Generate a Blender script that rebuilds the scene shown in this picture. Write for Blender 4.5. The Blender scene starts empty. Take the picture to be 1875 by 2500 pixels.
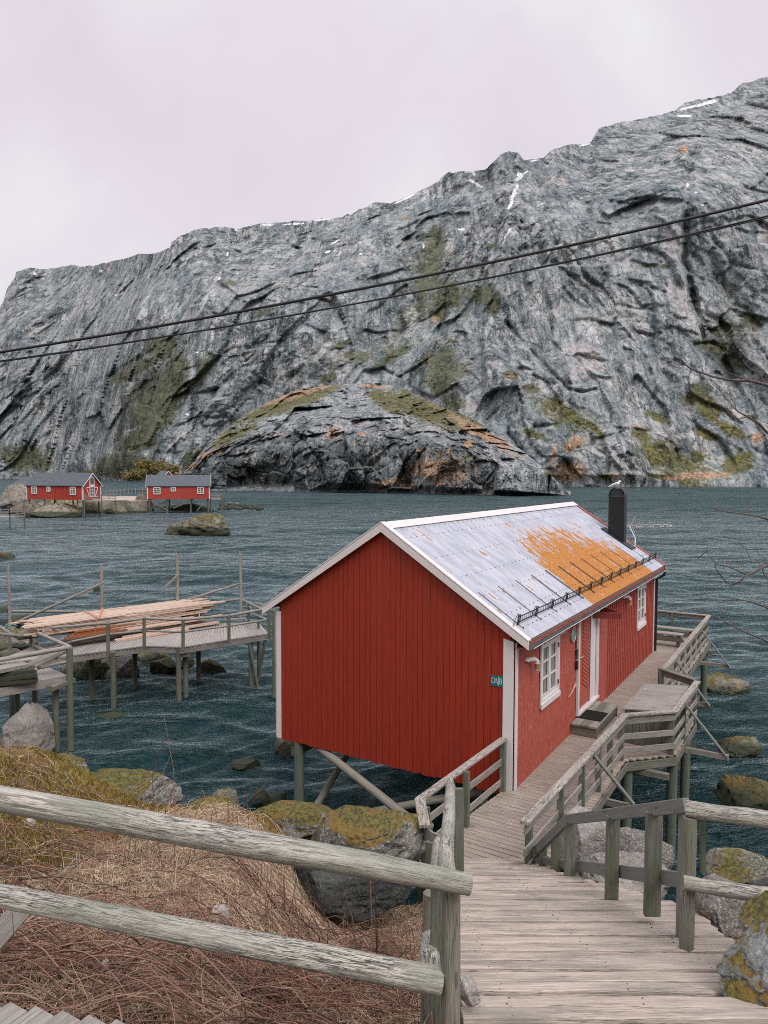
import bpy, math, random
import numpy as np
from mathutils import Vector

# ---------------------------------------------------------------- camera
R = math.radians
sc = bpy.context.scene
col = sc.collection
F, PITCH, ROLL, H = 1764.85, 0.0525, 0.003, 5.5
cd = bpy.data.cameras.new('camera'); cam = bpy.data.objects.new('camera', cd); col.objects.link(cam)
cam.location = (0, 0, H)
cam.rotation_mode = 'XYZ'
cam.rotation_euler = (math.pi/2 - PITCH, 0, 0)
from mathutils import Matrix, Euler
cam.rotation_euler = (Euler((math.pi/2-PITCH, 0, 0)).to_matrix() @ Matrix.Rotation(ROLL, 3, 'Z')).to_euler()
cd.sensor_fit = 'VERTICAL'; cd.sensor_height = 36; cd.lens = 36*F/2500
cd.clip_start = 0.05; cd.clip_end = 8000
sc.camera = cam
# ---------------------------------------------------------------- light, world, exposure
sc.view_settings.view_transform = 'Standard'; sc.view_settings.look = 'None'
sc.view_settings.exposure = 0.16; sc.view_settings.gamma = 1.0
SUN_EL, SUN_AZ = R(52), R(150)      # azimuth clockwise from +Y : behind and to the right of the viewer
sd = bpy.data.lights.new('sun', 'SUN'); sun = bpy.data.objects.new('sun', sd); col.objects.link(sun)
sd.energy = 1.7; sd.angle = R(30); sd.color = (1.0, 0.95, 0.9)
sv = Vector((math.sin(SUN_AZ)*math.cos(SUN_EL), math.cos(SUN_AZ)*math.cos(SUN_EL), math.sin(SUN_EL)))
sun.rotation_euler = sv.to_track_quat('Z', 'Y').to_euler(); sun.location = (10, -10, 40)
w = bpy.data.worlds.new('World'); sc.world = w; w.use_nodes = True
nt = w.node_tree; nt.nodes.clear()
N = nt.nodes.new; Lk = nt.links.new
def world():
    out = N('ShaderNodeOutputWorld'); bg = N('ShaderNodeBackground'); sky = N('ShaderNodeTexSky')
    sky.sky_type = 'NISHITA'; sky.sun_disc = False; sky.sun_elevation = SUN_EL; sky.sun_rotation = SUN_AZ
    sky.dust_density = 2
    tc = N('ShaderNodeTexCoord'); sep = N('ShaderNodeSeparateXYZ'); Lk(tc.outputs['Generated'], sep.inputs[0])
    mp = N('ShaderNodeMapping'); mp.inputs['Scale'].default_value = (1.3, 1.3, 1.7); mp.inputs['Location'].default_value = (3.3, .7, 1.2)
    Lk(tc.outputs['Generated'], mp.inputs['Vector'])
    n = N('ShaderNodeTexNoise'); n.inputs['Scale'].default_value = 1.6; n.inputs['Detail'].default_value = 5; n.inputs['Roughness'].default_value = .5
    n.inputs['Distortion'].default_value = .5
    Lk(mp.outputs[0], n.inputs['Vector'])
    cr = N('ShaderNodeValToRGB'); Lk(n.outputs['Fac'], cr.inputs[0])
    e = cr.color_ramp.elements; e[0].position = .36; e[0].color = (.69, .63, .695, 1); e[1].position = .62; e[1].color = (.80, .785, .80, 1)
    m = e = cr.color_ramp.elements.new(.5); m.color = (.745, .69, .755, 1)
    # an overcast sky: the cloud layer is brighter overhead than near the horizon
    el = N('ShaderNodeMapRange'); el.interpolation_type = 'SMOOTHSTEP'
    el.inputs['From Min'].default_value = .5; el.inputs['From Max'].default_value = 1.0
    el.inputs['To Min'].default_value = 1.0; el.inputs['To Max'].default_value = 1.9
    Lk(sep.outputs['Z'], el.inputs['Value'])
    mu = N('ShaderNodeVectorMath'); mu.operation = 'SCALE'; Lk(cr.outputs[0], mu.inputs[0]); Lk(el.outputs[0], mu.inputs['Scale'])
    sk = N('ShaderNodeVectorMath'); sk.operation = 'SCALE'; sk.inputs['Scale'].default_value = .08; Lk(sky.outputs[0], sk.inputs[0])
    mix = N('ShaderNodeMix'); mix.data_type = 'RGBA'; mix.inputs[0].default_value = .94
    Lk(sk.outputs[0], mix.inputs[6]); Lk(mu.outputs[0], mix.inputs[7])
    Lk(mix.outputs[2], bg.inputs['Color']); bg.inputs['Strength'].default_value = 1.0
    Lk(bg.outputs[0], out.inputs[0])
world()
sc.cycles.max_bounces = 5; sc.cycles.diffuse_bounces = 3; sc.cycles.glossy_bounces = 3; sc.cycles.transparent_max_bounces = 8
sc.cycles.transmission_bounces = 3
sc.cycles.caustics_reflective = False; sc.cycles.caustics_refractive = False
sc.cycles.use_denoising = False
sc.cycles.filter_width = 1.0; sc.cycles.sample_clamp_indirect = 4; sc.cycles.sample_clamp_direct = 3
rnd = random.Random(7); rs = np.random.RandomState(11)

# ---------------------------------------------------------------- survey helpers (photo pixel -> place)
cP, sP = math.cos(PITCH), math.sin(PITCH); cR, sR = math.cos(ROLL), math.sin(ROLL)
def ray(px, py):
    a, b = px-937.5, py-1250
    X = cR*a+sR*b; Y = -sR*a+cR*b
    return np.array([X/F, cP-(Y/F)*sP, -sP-(Y/F)*cP])
def P(px, py, z=0.): d = ray(px, py); return np.array([0, 0, H])+d*((z-H)/d[2])
def D(px, py, y): d = ray(px, py); return np.array([0, 0, H])+d*(y/d[1])
WZ = -2.2
HO = np.array([2.263, 12.335, 0]); HL = np.array([0.5223, 0.8528, 0]); HR = np.array([0.8528, -0.5223, 0]); UP = np.array([0, 0, 1.])
def W(a, b, z=0.): return HO+a*HR+b*HL+z*UP      # a: out of the long wall, b: along it, z: above the deck
V = lambda *a: np.array(a, float)
def unit(v): v = np.asarray(v, float); n = np.linalg.norm(v); return v/n if n > 1e-9 else v

# ---------------------------------------------------------------- numpy noise
_perm = rs.permutation(512).astype(np.int64); _perm = np.concatenate([_perm, _perm, _perm[:4]])
_g = rs.normal(size=(512, 3)); _g /= np.linalg.norm(_g, axis=1)[:, None]; _g = _g.astype(np.float32)
def pn(p):
    p = np.asarray(p, np.float64); i = np.floor(p).astype(np.int64); f = (p-i).astype(np.float32); i &= 511
    u = f*f*f*(f*(f*6-15)+10); out = 0
    for dx in (0, 1):
        for dy in (0, 1):
            for dz in (0, 1):
                h = _perm[(_perm[(_perm[(i[..., 0]+dx) & 511]+i[..., 1]+dy) & 511]+i[..., 2]+dz) & 511] & 511
                g = _g[h]
                d = g[..., 0]*(f[..., 0]-dx)+g[..., 1]*(f[..., 1]-dy)+g[..., 2]*(f[..., 2]-dz)
                wx = u[..., 0] if dx else 1-u[..., 0]; wy = u[..., 1] if dy else 1-u[..., 1]; wz = u[..., 2] if dz else 1-u[..., 2]
                out = out+d*wx*wy*wz
    return out*1.4
def fbm(p, o=4, g=.5, l=2.03):
    s = 0; a = 1; t = 0
    for k in range(o): s = s+a*pn(p+k*17.3); t += a; a *= g; p = p*l
    return s/t
def ridged(p, o=4, g=.5, l=2.07):
    s = 0; a = 1; t = 0
    for k in range(o): n = 1-np.abs(pn(p+k*9.7))*2.2; s = s+a*n; t += a; a *= g; p = p*l
    return s/t
def worley(p):           # distance to nearest and second nearest jittered cell point
    i = np.floor(p).astype(np.int64); f1 = np.full(p.shape[:-1], 9.); f2 = f1.copy(); idv = np.zeros(p.shape[:-1])
    for dx in (-1, 0, 1):
        for dy in (-1, 0, 1):
            for dz in (-1, 0, 1):
                c = i+np.array([dx, dy, dz]); h = _perm[(_perm[(_perm[c[..., 0] & 511]+c[..., 1]) & 511]+c[..., 2]) & 511] & 511
                q = c+.5+_g[h]*.45; d = np.sqrt(((p-q)**2).sum(-1))
                m = d < f1; f2 = np.where(m, f1, np.minimum(f2, d)); idv = np.where(m, h/512., idv); f1 = np.where(m, d, f1)
    return f1, f2, idv
def facet(p):            # every jittered cell is a plane with its own tilt: broken, angular rock
    i = np.floor(p).astype(np.int64); f1 = np.full(p.shape[:-1], 9.); f2 = f1.copy(); out = np.zeros(p.shape[:-1])
    for dx in (-1, 0, 1):
        for dy in (-1, 0, 1):
            for dz in (-1, 0, 1):
                c = i+np.array([dx, dy, dz]); h = _perm[(_perm[(_perm[c[..., 0] & 511]+c[..., 1]) & 511]+c[..., 2]) & 511] & 511
                q = p-(c+.5+_g[h]*.45); d = (q**2).sum(-1); m = d < f1; f2 = np.where(m, f1, np.minimum(f2, d)); out = np.where(m, (q*_g[(h*7+3) & 511]).sum(-1)+_g[(h*5+1) & 511][..., 0]*.25, out); f1 = np.where(m, d, f1)
    return out, np.sqrt(f2)-np.sqrt(f1)
def sstep(a, b, x): t = np.clip((x-a)/(b-a), 0, 1); return t*t*(3-2*t)

# ---------------------------------------------------------------- materials
MATS = {}
class NG:
    def __init__(s, name):
        s.m = bpy.data.materials.new(name); s.m.use_nodes = True; s.t = s.m.node_tree; s.t.nodes.clear()
        s.out = s.n('ShaderNodeOutputMaterial'); s.b = s.n('ShaderNodeBsdfPrincipled'); s.l(s.b.outputs[0], s.out.inputs[0])
        s.b.inputs['Roughness'].default_value = .8
    def n(s, t, **k):
        x = s.t.nodes.new(t)
        for a, b in k.items(): setattr(x, a, b)
        return x
    def l(s, a, b): s.t.links.new(a, b)
    def set(s, x, inp, v):
        if hasattr(v, 'links') or hasattr(v, 'is_output'): s.l(v, x.inputs[inp])
        else: x.inputs[inp].default_value = v
    def obj(s): return s.n('ShaderNodeTexCoord').outputs['Object']
    def uv(s): return s.n('ShaderNodeTexCoord').outputs['UV']
    def attr(s, name): return s.n('ShaderNodeAttribute', attribute_name=name).outputs['Fac']
    def map(s, v, scale=(1, 1, 1), loc=(0, 0, 0), rot=(0, 0, 0)):
        m = s.n('ShaderNodeMapping'); s.l(v, m.inputs[0]); m.inputs['Scale'].default_value = scale; m.inputs['Location'].default_value = loc; m.inputs['Rotation'].default_value = rot
        return m.outputs[0]
    def noise(s, v, scale, detail=4, rough=.5, dist=0.):
        x = s.n('ShaderNodeTexNoise'); s.l(v, x.inputs['Vector']); x.inputs['Scale'].default_value = scale; x.inputs['Detail'].default_value = detail
        x.inputs['Roughness'].default_value = rough; x.inputs['Distortion'].default_value = dist; return x.outputs['Fac']
    def voro(s, v, scale, feature='F1', out='Distance', rnd_=1.):
        x = s.n('ShaderNodeTexVoronoi', feature=feature); s.l(v, x.inputs['Vector']); x.inputs['Scale'].default_value = scale; x.inputs['Randomness'].default_value = rnd_
        return x.outputs[out]
    def mr(s, v, a, b, c=0., d=1., smooth=True):
        x = s.n('ShaderNodeMapRange'); x.interpolation_type = 'SMOOTHSTEP' if smooth else 'LINEAR'
        s.set(x, 'Value', v)
        for k, q in (('From Min', a), ('From Max', b), ('To Min', c), ('To Max', d)): x.inputs[k].default_value = q
        return x.outputs[0]
    def math(s, op, a, b=0., c=None):
        x = s.n('ShaderNodeMath', operation=op); s.set(x, 0, a); s.set(x, 1, b)
        if c is not None: s.set(x, 2, c)
        return x.outputs[0]
    def mix(s, f, a, b, mode='MIX'):
        x = s.n('ShaderNodeMix', data_type='RGBA', blend_type=mode); s.set(x, 0, f)
        for i, q in ((6, a), (7, b)):
            if isinstance(q, tuple): x.inputs[i].default_value = (*q[:3], 1)
            else: s.l(q, x.inputs[i])
        return x.outputs[2]
    def bump(s, h, strength=.4, dist=.01, prev=None):
        x = s.n('ShaderNodeBump'); x.inputs['Strength'].default_value = strength; x.inputs['Distance'].default_value = dist; s.l(h, x.inputs['Height'])
        if prev is not None: s.l(prev, x.inputs['Normal'])
        return x.outputs[0]
    def facets(s, v, scale, k=1.2):     # each cell of the rock is a plane of its own
        x = s.n('ShaderNodeTexVoronoi', feature='F1'); s.l(v, x.inputs['Vector']); x.inputs['Scale'].default_value = scale
        d = s.n('ShaderNodeVectorMath', operation='SUBTRACT'); s.l(v, d.inputs[0]); s.l(x.outputs['Position'], d.inputs[1])
        c = s.n('ShaderNodeVectorMath', operation='SUBTRACT'); s.l(x.outputs['Color'], c.inputs[0]); c.inputs[1].default_value = (.5, .5, .5)
        m = s.n('ShaderNodeVectorMath', operation='DOT_PRODUCT'); s.l(d.outputs[0], m.inputs[0]); s.l(c.outputs[0], m.inputs[1])
        sx = s.n('ShaderNodeSeparateXYZ'); s.l(x.outputs['Color'], sx.inputs[0]); return s.math('MULTIPLY', m.outputs['Value'], k), sx.outputs[0]
    def done(s, color=None, rough=None, normal=None):
        if color is not None: s.set(s.b, 'Base Color', (*color, 1) if isinstance(color, tuple) else color)
        if rough is not None: s.set(s.b, 'Roughness', rough)
        if normal is not None: s.l(normal, s.b.inputs['Normal'])
        return s.m

def wood(name, light, dark, mid=None, streak=1., grain=(3, 55), contrast=(.38, .62), bump=.5, green=None, stain=None, rough=.85, knots=True):
    g = NG(name); uv = g.uv(); r = g.attr('rnd')
    comb = g.n('ShaderNodeCombineXYZ'); sp = g.n('ShaderNodeSeparateXYZ'); g.l(uv, sp.inputs[0])
    g.l(sp.outputs[0], comb.inputs[0]); g.l(sp.outputs[1], comb.inputs[1]); g.l(g.math('MULTIPLY', r, 37.), comb.inputs[2]); v = comb.outputs[0]
    wv = g.n('ShaderNodeVectorMath', operation='ADD'); g.l(v, wv.inputs[0])
    nd = g.n('ShaderNodeTexNoise'); g.l(v, nd.inputs['Vector']); nd.inputs['Scale'].default_value = 2.5
    sub = g.n('ShaderNodeVectorMath', operation='MULTIPLY_ADD'); g.l(nd.outputs['Color'], sub.inputs[0]); sub.inputs[1].default_value = (0, .03, 0); sub.inputs[2].default_value = (0, -.015, 0)
    g.l(sub.outputs[0], wv.inputs[1]); v2 = wv.outputs[0]
    n1 = g.noise(g.map(v2, (grain[0], grain[1], 1)), 1., 6, .65)
    n2 = g.noise(g.map(v, (1.2, 5, 1)), 1., 3, .5)
    n3 = g.noise(g.map(v2, (grain[0]*2.5, grain[1]*3, 1)), 1., 3, .6)
    f = g.mr(n1, contrast[0], contrast[1]); midc = mid or tuple((a+b)/2 for a, b in zip(light, dark))
    c = g.mix(f, dark, light)
    c = g.mix(g.mr(n2, .38, .62, 0, .75), c, midc)
    c = g.mix(g.mr(n3, .56, .72, 0, .75*streak), c, tuple(x*.38 for x in dark))
    n4 = g.noise(g.map(v2, (grain[0]*1.1, grain[1]*1.6, 1), (7, 3, 2)), 1., 2, .5); ck = g.mr(g.math('ABSOLUTE', g.math('SUBTRACT', n4, .5)), .004, .034, 1, 0)
    n5 = g.noise(g.map(v, (1.0, 6, 1), (2, 8, 1)), 1., 3, .5); ck = g.math('MULTIPLY', ck, g.mr(n5, .40, .60, .1*streak, min(1., .95*streak)))
    n6 = g.noise(g.map(v2, (grain[0]*5, grain[1]*5, 1)), 1., 3, .7); c = g.mix(g.mr(n6, .40, .62, .55, 0), c, tuple(x*.6 for x in midc))
    c = g.mix(ck, c, tuple(x*.14 for x in dark))
    c = g.mix(g.math('MULTIPLY', r, .3), c, tuple(x*.62 for x in midc))
    if knots:
        k = g.voro(g.map(v, (1.6, 7, 1)), 1.); kk = g.mr(k, .05, .11, .65, 0)
        c = g.mix(kk, c, tuple(x*.3 for x in dark))
    if green: c = g.mix(g.mr(g.noise(g.map(v, (1.5, 4, 1), (5, 3, 1)), 1., 4), .42, .68, 0, .8), c, green)
    if stain: c = g.mix(g.mr(g.noise(g.obj(), 1.1, 4), .5, .66, 0, .7), c, stain)
    h = g.math('SUBTRACT', g.math('ADD', g.math('MULTIPLY', n1, 1.), g.math('MULTIPLY', n3, .5)), g.math('MULTIPLY', ck, .8))
    return g.done(c, rough, g.bump(h, bump, .006))

def paint(name, c, c2, bare=None, rough=.6, wear=(.66, .74), streak=60):
    g = NG(name); uv = g.uv(); r = g.attr('rnd'); comb = g.n('ShaderNodeCombineXYZ'); sp = g.n('ShaderNodeSeparateXYZ'); g.l(uv, sp.inputs[0])
    g.l(sp.outputs[0], comb.inputs[0]); g.l(sp.outputs[1], comb.inputs[1]); g.l(g.math('MULTIPLY', r, 21.), comb.inputs[2]); v = comb.outputs[0]
    n1 = g.noise(g.map(v, (3, streak, 1)), 1., 5, .6); n2 = g.noise(g.map(v, (1.3, 4, 1)), 1., 4, .55); n3 = g.noise(g.map(v, (14, 45, 1)), 1., 5, .6)
    cc = g.mix(g.mr(n1, .35, .65), c, c2); cc = g.mix(g.mr(n2, .4, .65, 0, .5), cc, c2)
    cc = g.mix(g.math('MULTIPLY', r, .28), cc, tuple(x*.72 for x in c))
    if bare: cc = g.mix(g.mr(n3, wear[0], wear[1]), cc, bare)
    return g.done(cc, rough, g.bump(n1, .25, .003))

M = {}
M['log'] = wood('weathered_log', (.68, .64, .56), (.075, .085, .07), (.47, .45, .40), 1.3, (5, 60), (.42, .53), 1., green=(.26, .27, .22), knots=False)
M['logpost'] = wood('weathered_post', (.38, .35, .29), (.12, .12, .095), (.25, .235, .19), .8, (2.2, 34), (.36, .64), .7, green=(.16, .18, .13))
M['rail'] = wood('weathered_rail', (.46, .42, .39), (.20, .19, .165), (.33, .31, .28), .7, (2.6, 45), (.34, .62), .6)
M['railcap'] = wood('lichened_rail_cap', (.58, .53, .48), (.17, .155, .13), (.40, .365, .32), 1.2, (7, 40), (.42, .58), .9)
M['railgrey'] = wood('grey_planed_rail', (.27, .27, .25), (.15, .155, .14), (.21, .215, .195), .5, (2, 38), (.3, .7), .35)
M['post'] = wood('green_grey_post', (.25, .25, .21), (.10, .115, .09), (.17, .18, .145), .6, (2, 38), (.33, .66), .5, green=(.10, .12, .07))
M['piling'] = wood('treated_piling', (.20, .225, .165), (.09, .11, .085), (.13, .16, .12), .5, (1.5, 26), (.3, .7), .4, knots=False)
M['brace'] = wood('pale_round_brace', (.36, .34, .28), (.17, .165, .13), (.27, .255, .21), .6, (1.6, 26), (.3, .7), .4, knots=False)
M['deck'] = wood('deck_board', (.58, .50, .43), (.22, .185, .15), (.37, .315, .265), .8, (2.4, 48), (.32, .62), .5, stain=(.29, .25, .205))
M['tread'] = wood('worn_tread', (.78, .67, .58), (.33, .27, .22), (.62, .53, .45), 1.1, (2.2, 60), (.34, .60), .75, green=(.27, .255, .215), stain=(.40, .35, .30))
M['pierdeck'] = wood('pier_board', (.50, .46, .43), (.25, .23, .21), (.38, .355, .33), .6, (2, 40), (.3, .65), .5)
M['fasciawood'] = wood('edge_beam_wood', (.30, .28, .24), (.13, .125, .10), (.21, .20, .17), .7, (2, 40), (.33, .64), .5, green=(.12, .13, .08))
M['lumber'] = wood('fresh_sawn_timber', (.76, .60, .49), (.50, .35, .26), (.66, .50, .40), .7, (1.8, 40), (.3, .7), .2, rough=.75)
M['lumber_orange'] = wood('stained_timber', (.50, .20, .09), (.30, .10, .045), (.40, .15, .065), .4, (1.8, 40), (.3, .7), .2)
M['dark_plank'] = wood('old_dark_plank', (.07, .065, .05), (.025, .025, .02), (.045, .045, .035), .6, (2, 40), (.3, .7), .4, green=(.05, .06, .03))
M['red_deep'] = paint('deep_red_paint', (.36, .034, .012), (.26, .021, .009), (.42, .20, .12), .55, (.70, .78))
M['red_faded'] = paint('faded_red_paint', (.50, .115, .08), (.35, .055, .036), (.66, .36, .27), .7, (.56, .74), 110)
M['red_far'] = paint('red_far_paint', (.43, .055, .035), (.38, .046, .03), None, .6)
M['red_dark'] = paint('brown_red_paint', (.18, .022, .014), (.14, .02, .014), None, .5)
M['white'] = paint('white_paint', (.78, .74, .74), (.68, .64, .63), (.30, .27, .23), .5, (.71, .78))
M['white_far'] = paint('plain_white_paint', (.8, .78, .78), (.74, .72, .72), None, .5)
def plain(name, c, rough=.6, metal=0., var=.25, scale=8., bumpv=0.):
    g = NG(name); n = g.noise(g.obj(), scale, 4, .6); cc = g.mix(g.mr(n, .35, .65), c, tuple(x*(1-var) for x in c)); g.b.inputs['Metallic'].default_value = metal
    return g.done(cc, rough, g.bump(n, bumpv, .01) if bumpv else None)
M['black'] = plain('black_painted_metal', (.018, .018, .02), .45)
M['bluegrey'] = plain('gutter_metal', (.075, .095, .10), .45, .2, .5, 5)
M['chimney'] = plain('black_chimney_steel', (.012, .014, .015), .4, .2, .4)
M['cowl'] = plain('dark_green_cowl', (.035, .055, .055), .4, .2, .4, 6)
M['slate'] = plain('blue_grey_roof', (.075, .095, .115), .6, 0, .18, 1.5)
M['rubber'] = plain('rubber_mat', (.012, .012, .012), .9)
M['galv'] = plain('pale_metal', (.62, .62, .6), .4, .4, .3, 10)
M['enamel'] = plain('white_enamel', (.72, .70, .68), .35, 0, .25, 30)
M['amber'] = plain('amber_glass', (.42, .20, .05), .2, 0, .3, 30)
M['teal'] = plain('teal_sign', (.012, .17, .20), .4, 0, .15, 20)
M['cable'] = plain('black_cable', (.02, .02, .022), .6)
M['rope'] = plain('pale_blue_rope', (.35, .46, .45), .9, 0, .4, 60)
M['orange_strap'] = plain('orange_strap', (.62, .22, .13), .7)
M['gull_white'] = plain('gull_white_feathers', (.8, .79, .78), .8, 0, .1, 30)
M['gull_grey'] = plain('gull_grey_feathers', (.36, .37, .39), .8, 0, .15, 30)
M['gull_beak'] = plain('gull_yellow_beak', (.55, .42, .12), .5)
M['gull_dark'] = plain('gull_dark', (.02, .02, .02), .5)
M['plaque'] = plain('pewter_plaque', (.42, .43, .41), .5, .3, .5, 40)
M['starfish'] = plain('dried_coral', (.62, .33, .23), .8, 0, .4, 60)
M['bark'] = plain('twig_bark', (.14, .11, .10), .8, 0, .5, 40, .3)
M['darkgap'] = plain('dark_interior', (.015, .014, .013), .95)
M['stone_white'] = plain('white_quartz_stone', (.5, .48, .45), .8, 0, .5, 9, .6)
def glassm():
    g = NG('window_glass'); n = g.noise(g.map(g.obj(), (1, 1, .4)), 5, 3)
    g.b.inputs['Specular IOR Level'].default_value = .9
    return g.done(g.mix(g.mr(n, .4, .6), (.07, .085, .08), (.17, .19, .175)), .08, g.bump(n, .05, .02))
M['glass'] = glassm()
def curtain():
    g = NG('curtain_behind_glass'); v = g.n('ShaderNodeTexWave'); v.inputs['Scale'].default_value = 9; g.l(g.obj(), v.inputs[0]); v.inputs['Distortion'].default_value = 2
    g.b.inputs['Specular IOR Level'].default_value = .8
    return g.done(g.mix(v.outputs['Fac'], (.10, .125, .11), (.30, .33, .29)), .12)
M['curtain'] = curtain()
def rock(name, light=(.34, .33, .31), dark=(.13, .135, .13), moss=0., mosscol=(.13, .125, .03), lichen=0., wet=None, speck=1.):
    g = NG(name); o = g.n('ShaderNodeNewGeometry').outputs['Position']; nrm = g.n('ShaderNodeNewGeometry').outputs['Normal']; sp = g.n('ShaderNodeSeparateXYZ'); g.l(nrm, sp.inputs[0])
    n1 = g.noise(o, 1.3, 8, .62); n2 = g.noise(o, 9, 6, .65); n3 = g.noise(o, 42, 4, .7)
    c = g.mix(g.mr(n1, .36, .64), dark, light); c = g.mix(g.mr(n2, .4, .62, 0, .7), c, tuple(x*.62 for x in light))
    c = g.mix(g.mr(g.noise(o, .7, 5, .6), .46, .58, 0, .6), c, tuple(x*.7 for x in dark)); c = g.mix(g.mr(n3, .52, .62, 0, .8*speck), c, tuple(min(.75, x*1.7) for x in light)); c = g.mix(g.mr(n3, .30, .42, .65*speck, 0), c, tuple(x*.35 for x in dark))
    if lichen: c = g.mix(g.math('MULTIPLY', g.mr(g.noise(o, 5.5, 5, .6), .60, .66), lichen), c, (.42, .24, .05))
    if moss:
        mz = g.math('ADD', g.math('MULTIPLY', sp.outputs[2], .35), g.noise(o, 1.9, 7, .62))
        mm = g.mr(mz, .80-.3*moss, .90-.3*moss)
        mc = g.mix(g.mr(g.noise(o, 22, 5, .65), .36, .64), tuple(x*.30 for x in mosscol), mosscol)
        mc = g.mix(g.mr(g.noise(o, 2.2, 4), .5, .66, 0, .7), mc, (.20, .115, .03))
        c = g.mix(mm, c, mc)
    if wet is not None:     # a tide line: algae-dark rock below that height
        pz = g.n('ShaderNodeSeparateXYZ'); g.l(o, pz.inputs[0]); hh = g.math('ADD', pz.outputs[2], g.math('MULTIPLY', n2, .25))
        c = g.mix(g.mr(hh, wet, wet+.28, .85, 0), c, (.028, .038, .018))
    h = g.math('ADD', g.math('MULTIPLY', n2, 1.), g.math('MULTIPLY', n3, .35)); nb = g.bump(h, .8, .05)
    crk = g.voro(g.map(o, (1, 1, 1.6)), 1.7, 'DISTANCE_TO_EDGE')
    nb = g.bump(g.mr(crk, 0, .04), .25, .05, nb)
    return g.done(c, .85, nb)
M['granite'] = rock('pale_granite', (.38, .355, .33), (.15, .14, .13), 0, lichen=.25, wet=-1.9, speck=.6)
M['granite_moss'] = rock('mossy_granite', (.40, .39, .36), (.12, .12, .11), .36, (.155, .14, .035), .3)
M['granite_mossy2'] = rock('very_mossy_granite', (.34, .33, .30), (.10, .10, .09), .68, (.17, .145, .035), .1)
M['shore_rock'] = rock('tidal_rock', (.24, .23, .18), (.09, .095, .07), .25, (.16, .14, .035), .8, wet=-1.85)
M['algae_rock'] = rock('algae_rock', (.12, .13, .08), (.05, .06, .04), .7, (.13, .12, .04), 0, wet=-1.75)
M['dark_rock'] = rock('dark_wet_and_shaded_rock', (.07, .075, .07), (.03, .033, .03), 0, wet=-1.4)
M['far_rock'] = rock('pale_far_rock', (.33, .30, .265), (.16, .15, .13), .3, (.16, .15, .06), .4, wet=-1.6)
M['islet_rock'] = rock('islet_rock', (.26, .25, .18), (.075, .085, .055), .35, (.14, .13, .04), .7, wet=-1.2)
M['near_rock'] = rock('mossy_boulder', (.46, .48, .47), (.15, .18, .18), .62, (.20, .16, .03), .1, speck=.4)

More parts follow.
